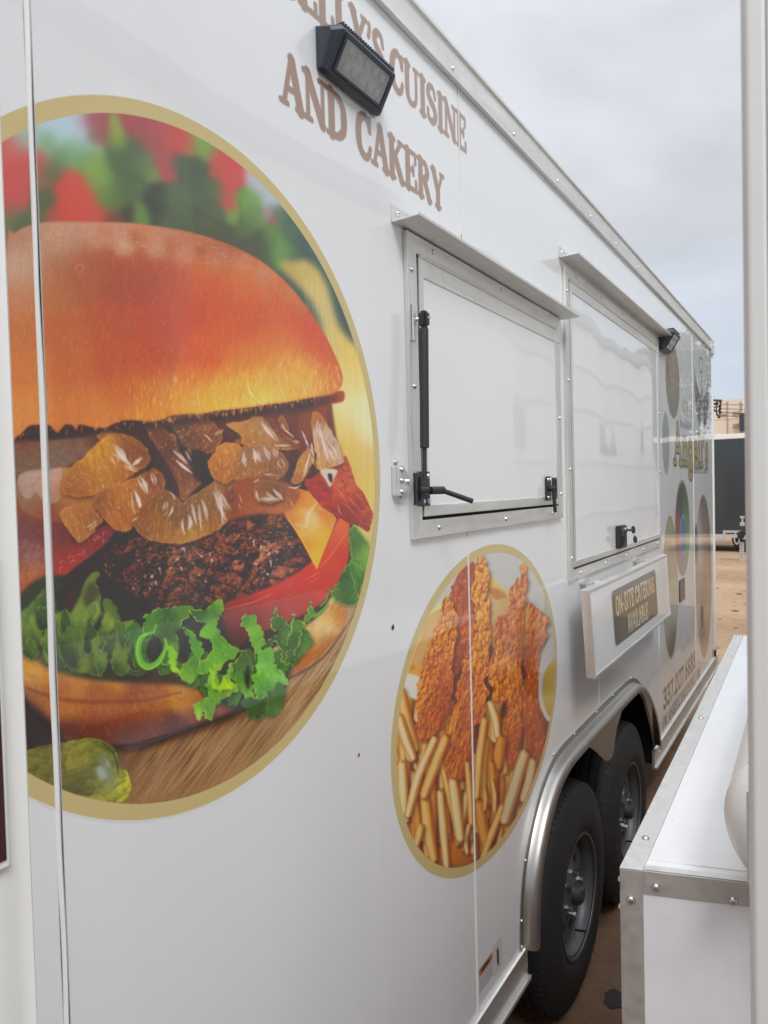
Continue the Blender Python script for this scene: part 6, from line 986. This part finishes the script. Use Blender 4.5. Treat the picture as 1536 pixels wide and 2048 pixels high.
# ================================================================ the white box under the tank
ZB = 1.30
A0 = at_z((1242.8, 1736.3), ZB); A1 = at_z((1469, 1271), ZB); sk = np.array([.92, .235]); Wd = .80
def bp(u, v, z): return (A0[0] + (A1[0] - A0[0]) * u + sk[0] * v, A0[1] + (A1[1] - A0[1]) * u + sk[1] * v, z)   # u 0..1 along, v metres across
LEN = math.hypot(A1[0] - A0[0], A1[1] - A0[1])
BX = thing('utility_box', 'long white sheet metal box with screwed aluminium corners below the white tank', 'utility box', (A0[0], A0[1], .10))
def bbox(u0, u1, v0, v1, z0, z1): return MB().add([bp(u, v, z) for u in (u0, u1) for v in (v0, v1) for z in (z0, z1)], [(0, 1, 3, 2), (4, 6, 7, 5), (0, 4, 5, 1), (2, 3, 7, 6), (0, 2, 6, 4), (1, 5, 7, 3)])
lu = 1 / LEN; t_ = .0022; aw = .032
bbox(0, 1, 0, Wd, .10, ZB).build('sheet', M_BOX, BX)
mtop = mat('top_sheet', (.90, .90, .90), .24, coat=.6, crough=.08, grain=.05, gscale=5, gstretch=(1, .5, 1), dirt=.22, dscale=22, dcol=(.72, .72, .72)); nt = mtop.node_tree
bbox(aw * lu, 1 - .012 * lu, aw, Wd, ZB, ZB + .0016).build('top_sheet', mtop, BX)
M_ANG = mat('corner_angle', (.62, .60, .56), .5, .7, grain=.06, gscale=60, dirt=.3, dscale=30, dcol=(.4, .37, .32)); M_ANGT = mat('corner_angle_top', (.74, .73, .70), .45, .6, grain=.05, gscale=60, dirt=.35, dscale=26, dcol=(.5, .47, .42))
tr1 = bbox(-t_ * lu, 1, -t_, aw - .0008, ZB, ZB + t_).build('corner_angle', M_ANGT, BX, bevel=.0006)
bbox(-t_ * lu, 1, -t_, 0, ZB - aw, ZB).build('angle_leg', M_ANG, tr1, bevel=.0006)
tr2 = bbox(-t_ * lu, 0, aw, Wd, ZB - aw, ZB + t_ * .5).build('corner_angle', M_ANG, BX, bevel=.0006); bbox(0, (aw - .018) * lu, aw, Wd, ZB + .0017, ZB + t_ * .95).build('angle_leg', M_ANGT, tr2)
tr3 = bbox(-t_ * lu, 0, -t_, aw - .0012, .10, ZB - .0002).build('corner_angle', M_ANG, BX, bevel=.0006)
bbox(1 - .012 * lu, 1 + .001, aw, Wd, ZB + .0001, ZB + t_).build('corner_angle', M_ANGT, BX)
PAN = MB().cyl((0, 0, 0), (.0009, 0, 0), .0062, 16).dome((.0009, 0, 0), .0055, .0034, n=16).add([(.0046, -.003, -.0006), (.0046, .003, -.0006), (.0046, .003, .0006), (.0046, -.003, .0006)], [(0, 1, 2, 3)]).add([(.0047, -.0006, -.003), (.0047, .0006, -.003), (.0047, .0006, .003), (.0047, -.0006, .003)], [(0, 1, 2, 3)]).mesh('screw', M_STEEL, True)
fr_ang = math.atan2(sk[1], sk[0]) - math.pi / 2; P_ = lambda px, v=None: None
def on_front(px):                                          # front face is the vertical plane through A0 along sk
    d = ray(px); n_ = np.array([sk[1], -sk[0], 0.0]); t = np.dot(np.array([A0[0] - CAM_X, A0[1], 0]), n_) / np.dot(d, n_); return (CAM_X + t * d[0], t * d[1], CAM_H + t * d[2])
for px, par in (((1262, 1798), tr3), ((1312, 1773), tr2), ((1466, 1800), tr2)):
    q_ = on_front(px); inst(PAN, 'screw', par, (q_[0] + .0022 * sk[1], q_[1] - .0024, q_[2]), (0, 0, fr_ang + 0.0))
for k, u in enumerate((.055, .42, .80, .99)): p = bp(u if k < 3 else .965, aw * .48, ZB + t_); inst(PAN, 'screw', tr1, p, (0, -math.pi / 2, .3))
for z in (1.280, 1.240): p = bp(.0045, -t_, z); inst(PAN, 'screw', tr1, p, (0, 0, math.pi))
MB().box(A0[0] + .05, 1.39, A0[1] + .35, A0[1] + .40, .50, .55).box(A0[0] + .05, 1.39, 2.5, 2.55, .50, .55).box(A0[0] + .1, A0[0] + .16, A0[1] + .4, A0[1] + .46, 0, .10).box(A0[0] + .1, A0[0] + .16, 2.4, 2.46, 0, .10).box(1.1, 1.16, A0[1] + .4, A0[1] + .46, 0, .10).box(1.1, 1.16, 2.4, 2.46, 0, .10).build('bracket', M_BLACK, BX)
# tank lying on the box
tk = at_z((1451, 1618), 1.405); R_ = .102; tx, tz_ = tk[0] + R_, ZB + .003 + R_; ty0 = tk[1] - .005
TK = thing('gas_tank', 'white cylindrical tank lying along the top of the utility box', 'tank', (tx, ty0, ZB))
d_ = Vector((A1[0] - A0[0], A1[1] - A0[1], 0)).normalized()
def tank(prof, n=48):
    V = []; F = []; m_ = len(prof); side = Vector((d_.y, -d_.x, 0))
    for i in range(n):
        t = 2 * math.pi * i / n
        for (s_, r_) in prof: V.append(Vector((tx, ty0, tz_)) + d_ * s_ + side * (r_ * math.cos(t)) + Vector((0, 0, 1)) * (r_ * math.sin(t)))
    for i in range(n):
        j = (i + 1) % n; F += [(i * m_ + k, j * m_ + k, j * m_ + k + 1, i * m_ + k + 1) for k in range(m_ - 1)]
    return MB().add(V, F)
tank([(-.07 * math.cos(a), max(.001, R_ * math.sin(a))) for a in np.linspace(0, math.pi / 2, 12)]).build('end_cap', M_SOFTWHITE, TK, smooth=True)
tank([(0, R_ - .003), (.001, R_ + .0012), (.007, R_ + .0012), (.008, R_), (1.0, R_), (1.03, R_ * .8), (1.05, .001)]).build('shell', M_SOFTWHITE, TK, smooth=True)
q0 = at_y((1499, 1582), .99); q1 = at_y((1499, 1765), .99)
MB().box(q0[0] - .003, q0[0] + .012, .985, .990, q1[1], q0[1]).box(q0[0] - .003, q0[0] + .02, .990, 1.06, q1[1], q1[1] + .004).build('strap', mat('grey_strap', (.40, .39, .41), .5), TK)

# ================================================================ beyond: black trailer, hitch, building, power line, added trees
M_BLK = mat('black_trailer_sheet', (.035, .042, .046), .35, coat=.5, crough=.06, wave=.003)
def trailer(x0, x1, y0, y1, z0, z1, m, label, trim=True):
    t = thing('enclosed_trailer', label, 'trailer', ((x0 + x1) / 2, y0, 0)); n = max(2, int((x1 - x0) / 1.22))
    MB().box(x0, x1, y0 + .01, y1, z0, z1).build('body', m, t)
    for k in range(n): a = x0 + (x1 - x0) * k / n; MB().box(a + .004, x0 + (x1 - x0) * (k + 1) / n - .004, y0, y0 + .012, z0, z1).build('side_panel', m, t)
    if trim:
        MB().box(x0 - .02, x1 + .02, y0 - .02, y1, z1, z1 + .13, .01).build('roof_rail', mat('white_rail', (.84, .83, .80), .3, coat=.4), t); MB().box(x0, x1, y0 - .012, y0, z0 - .05, z0 + .04).build('sill', M_ALU, t)
    for k in (-.45, .45):
        xc = (x0 + x1) / 2 + k; MB().lathe([(0, .15), (-.0, .32), (.03, .36), (.2, .36), (.22, .3)], (xc, y0 + .05, .36), 32, 'y').build('tyre', M_RUBBER, t, smooth=True); MB().lathe([(.02, .02), (.02, .12), (0, .2)], (xc, y0 + .05, .36), 24, 'y').build('wheel', M_RIM, t, smooth=True)
    return t
trailer(-4.6, 3.3, 20.8, 23.1, .42, 2.90, M_BLK, 'long black enclosed trailer with a white roof rail beyond the clay yard')
WB = thing('added_building', 'long white ribbed metal building added out of view to be mirrored in the food trailer', 'building', (4.5, 6, 0))  # unseen building added for the roof line and bands mirrored in the side
M_SID = mat('added_white_siding', (.80, .80, .78), .5, dirt=.12, dscale=.8, dcol=(.5, .48, .44))
MB().box(3.05, 9, -7, 18.6, 0, 4.55).build('wall', M_SID, WB)  # wall of the added building
for k in range(9): MB().box(3.0, 3.05, -7 + k * 2.85, -7 + k * 2.85 + 2.82, .4, 4.5).build('added_siding_panel', M_SID, WB)
for z in (1.25, 2.2, 3.1, 3.8): MB().box(2.965, 3.0, -7, 18.6, z, z + .05).build('added_siding_rib', mat('rib', (.62, .63, .63), .6), WB)
MB().box(2.9, 9.1, -7.1, 18.7, 4.55, 4.70).build('roof_edge', mat('added_roof_edge_sheet', (.3, .32, .34), .5), WB)  # roof edge of the added building
for y in (-4, 1.0, 5.0, 9.5, 14): MB().box(2.97, 3.0, y, y + 1.2, 2.4, 3.0).build('window', mat('added_window_glass', (.08, .1, .12), .1), WB)  # windows of the added building
HT = thing('trailer_hitch', 'silver drawbar with winch, chain and jack stand in front of the black trailer', 'trailer hitch', (-1.0, 18.6, 0))
M_SIL = mat('bright_steel', (.7, .7, .68), .35, .7); Yh = 18.6
def H_(px): return at_y(px, Yh)
a, c = H_((1420, 1076)), H_((1446, 1076)); MB().box(a[0] - .8, c[0], Yh - .02, Yh + .03, a[1] - .045, a[1] + .015, .004).build('rail', M_SIL, HT)
a, c = H_((1446, 1061)), H_((1482, 1061)); MB().box(a[0], c[0], Yh - .02, Yh + .03, a[1] - .05, a[1] + .0, .004).box(a[0], a[0] + .05, Yh - .019, Yh + .029, H_((1446, 1078))[1], a[1] - .05, .004).build('rail', M_SIL, HT)
a = H_((1484, 1122)); z1_ = H_((1484, 1080))[1]; jk = MB().box(a[0] - .045, a[0] + .045, Yh - .05, Yh + .04, .02, z1_ + .05, .004).box(a[0] - .11, a[0] + .11, Yh - .1, Yh + .1, .003, .02).build('jack', M_SIL, HT)
for k in range(5): MB().cyl((a[0], Yh - .053, .08 + k * .07), (a[0], Yh - .0505, .08 + k * .07), .012, 8).build('pin_hole', M_UNDER, jk)
cb = H_((1488, 1072)); MB().box(cb[0] - .13, cb[0] + .18, Yh - .10, Yh + .10, cb[1] - .13, cb[1] + .11, .03).cyl((cb[0] - .05, Yh - .12, cb[1] + .02), (cb[0] - .05, Yh - .16, cb[1] + .02), .08).build('winch', M_BLACK, HT)
MB().cyl((cb[0] + .02, Yh - .13, cb[1] - .02), (cb[0] + .02, Yh - .15, cb[1] - .02), .05).build('winch_drum', M_SIL, HT)
a = H_((1485, 1050)); MB().box(a[0] - .05, a[0] + .05, Yh - .05, Yh + .05, a[1] - .02, a[1] + .06, .005).cyl((a[0], Yh, a[1] + .06), (a[0], Yh, H_((1485, 1035))[1]), .018).box(a[0] - .05, a[0] + .05, Yh - .01, Yh + .01, H_((1485, 1036))[1], H_((1485, 1033))[1] + .01).build('crank', M_SIL, HT)
pts = [H_(p) for p in ((1474, 1063), (1470, 1070), (1470, 1080), (1474, 1088), (1479, 1084), (1480, 1074))]
for k, (p, q_) in enumerate(zip(pts[:-1], pts[1:])): MB().cyl((p[0], Yh - .12 + .02 * (k % 2), p[1]), (q_[0], Yh - .12, q_[1]), .014, 8).build('chain_link', M_SIL, HT)
LD = thing('added_flat_deck', 'low black flat deck trailer, added out of view to darken the reflection beside the telephone number', 'trailer', (1.6, 7.5, 0))  # added only for the dark patch it mirrors low on the side
MB().box(.66, 2.6, 6.2, 9.8, .20, .30).box(.66, .72, 6.2, 9.8, .04, .20).build('added_deck', M_BLACK, LD)
for y in (7.6, 8.4): MB().lathe([(0, .1), (0, .19), (.15, .19), (.15, .1)], (.80, y, .19), 24).build('tyre', M_RUBBER, LD)
OT = thing('added_box_trailer', 'white box trailer added unseen behind the food trailer to block light', 'trailer', (-4.4, 3, 0)); MB().box(-5.6, -3.1, -2.5, 8.5, .25, 2.8).build('body', M_SOFTWHITE, OT); MB().box(-5.6, -3.12, -2.5, 8.5, .03, .25).build('skirt', M_UNDER, OT)  # unseen body and skirt added to block light under the food trailer
# tan building
Yb = 62.0; M_TAN = mat('tan_stucco', (.74, .63, .50), .85, grain=.05, gscale=1.5, micro=.02, mscale=8); BD = thing('tan_building', 'tall cream warehouse with brown panels and a dark window behind the black trailer', 'building', (-12, Yb, 0))
B_ = lambda p: at_y(p, Yb); xr = B_((1485, 796))[0]; zt_ = B_((1485, 796))[1]; zl = B_((1428, 804))[1]
MB().prism([(-22, 0), (xr, 0), (xr, zt_), (-22, zl - .25)], Yb, Yb + 18, 'y').build('wall', M_TAN, BD)
xr2 = B_((1530, 818))[0]; MB().prism([(xr, Yb), (xr + 3.2, Yb + 9), (xr + 3.2, Yb + 18), (xr, Yb + 18)], 0, zt_ - .35, 'z').build('wall', M_TAN, BD)
M_BRN = mat('brown_panel', (.44, .30, .20), .8)
for p, q_ in (((1466, 823), (1488, 830)), ((1466, 848), (1487, 855)), ((1441, 828), (1455, 832))):
    a, c = B_(p), B_(q_); MB().box(a[0], min(c[0], xr - .01), Yb - .06, Yb, c[1], a[1]).build('wall_panel', M_BRN, BD)
a, c = B_((1488.5, 831)), B_((1498, 865)); MB().box(xr - .0, xr + 2.6, Yb - 2.4, Yb - .1, c[1], a[1] - .0).build('roof_unit', mat('dark_glass', (.04, .05, .06), .2), BD)
for x_ in (1455, 1481, 1484): a = B_((x_, 800)); MB().box(a[0] - .03, a[0] + .03, Yb - .08, Yb, 0, a[1] - .1).build('downpipe', M_BRN if x_ == 1455 else mat('pipe', (.5, .42, .33), .7), BD)
for z in (5.3, 6.5): MB().box(-22, xr, Yb - .03, Yb, z, z + .04).build('ledge', M_TAN, BD)
bp2 = thing('low_parapet', 'white parapet wall of a low building just above the black trailer roof', 'wall', (0, 40, 0)); MB().box(-8, 30, 40, 40.3, 0, at_y((1480, 868), 40)[1]).build('wall', mat('parapet', (.8, .77, .72), .7), bp2)
# power pole hidden behind the trailer with its crossarms and lines showing
Yp = 40.0; PP = thing('power_pole', 'wooden power pole with black crossarms and insulators behind the food trailer', 'power pole', (-4.9, Yp, 0)); K_ = lambda p: at_y(p, Yp)
MB().cyl((-4.9, Yp, 0), (-4.9, Yp, 6.2), .16, 12, .12).build('pole', mat('creosote', (.06, .045, .035), .9), PP)
arm = MB()
for p, q_, r in (((1420, 800), (1442, 801), .05), ((1420, 806), (1436, 809), .045), ((1442, 801), (1440, 812), .04), ((1424, 815), (1441, 813), .03), ((1426, 822), (1441, 822), .03), ((1432, 810), (1434, 832), .03), ((1428, 818), (1439, 834), .025), ((1441, 803), (1439, 834), .02)):
    a, c = K_(p), K_(q_); arm.cyl((a[0], Yp, a[1]), (c[0], Yp, c[1]), r, 8)
arm.build('crossarm', mat('arm', (.03, .03, .03), .7), PP)
for p in ((1441, 802), (1440, 812), (1440, 818), (1440, 825), (1438, 834), (1434, 806)):
    a = K_(p); MB().cyl((a[0] - .06, Yp, a[1]), (a[0] + .06, Yp, a[1]), .07, 10).build('insulator', M_BLACK, PP)
PL = thing('power_lines', 'power lines running right from the pole across the tan building', 'cable', (-3.9, Yp, 5))
for k, (p, q_) in enumerate((((1442, 808.5), (1500, 811)), ((1441, 817), (1500, 820)), ((1441, 824), (1500, 830)), ((1439, 830), (1500, 837)))):
    a, c = K_(p), K_(q_); dx_, dz_ = (c[0] - a[0]), (c[1] - a[1]); pts = [(a[0] + dx_ * s_ * 6, Yp, a[1] + dz_ * s_ * 6 * (1 - .6 * s_)) for s_ in np.linspace(0, 1, 14)]; MB().tube(pts, .013 if k != 2 else .02, 6).build('cable', M_BLACK, PL)
# trees added off to the right, to be mirrored in the glossy side
M_BARK = mat('added_tree_bark', (.10, .075, .05), .9); M_FOL = mat('added_tree_foliage', (.055, .085, .035), .6, grain=.4, gscale=.8)
def tree(x, y, h, r, label, seed):
    rd = random.Random(seed); t = thing('tree', label, 'tree', (x, y, 0), 'added trees beyond the trailers'); tb = MB().cyl((x, y, 0), (x, y, h * .55), .16, 10, .09)  # added tree, for the reflections
    cl = []
    for k in range(9):
        a = k * 2.4; q_ = Vector((x + r * .6 * math.cos(a) * rd.uniform(.4, 1), y + r * .6 * math.sin(a) * rd.uniform(.4, 1), h * rd.uniform(.5, .9))); tb.cyl((x, y, h * rd.uniform(.3, .5)), q_, .05, 6, .02); cl.append((q_, r * rd.uniform(.3, .52)))
    tb.build('added_trunk', M_BARK, t); V = []; F = []
    for k in range(5200):
        c_, rr = cl[k % len(cl)]; d = Vector((rd.gauss(0, 1), rd.gauss(0, 1), rd.gauss(0, 1))).normalized() * rr * rd.uniform(.5, 1.05); p = c_ + d; u = Vector((rd.gauss(0, 1), rd.gauss(0, 1), rd.gauss(0, 1))).normalized() * .10; v = u.orthogonal().normalized() * .07; n = len(V); V += [p - u, p + v, p + u, p - v]; F.append((n, n + 1, n + 2, n + 3))
    MB().add(V, F).build('added_crown', M_FOL, t)
tree(4.6, 33, 8.2, 3.0, 'round bushy tree added right behind the black trailer end', 1); tree(7.4, 40, 8.0, 3.0, 'taller bushy tree added behind and right of the round one', 2)
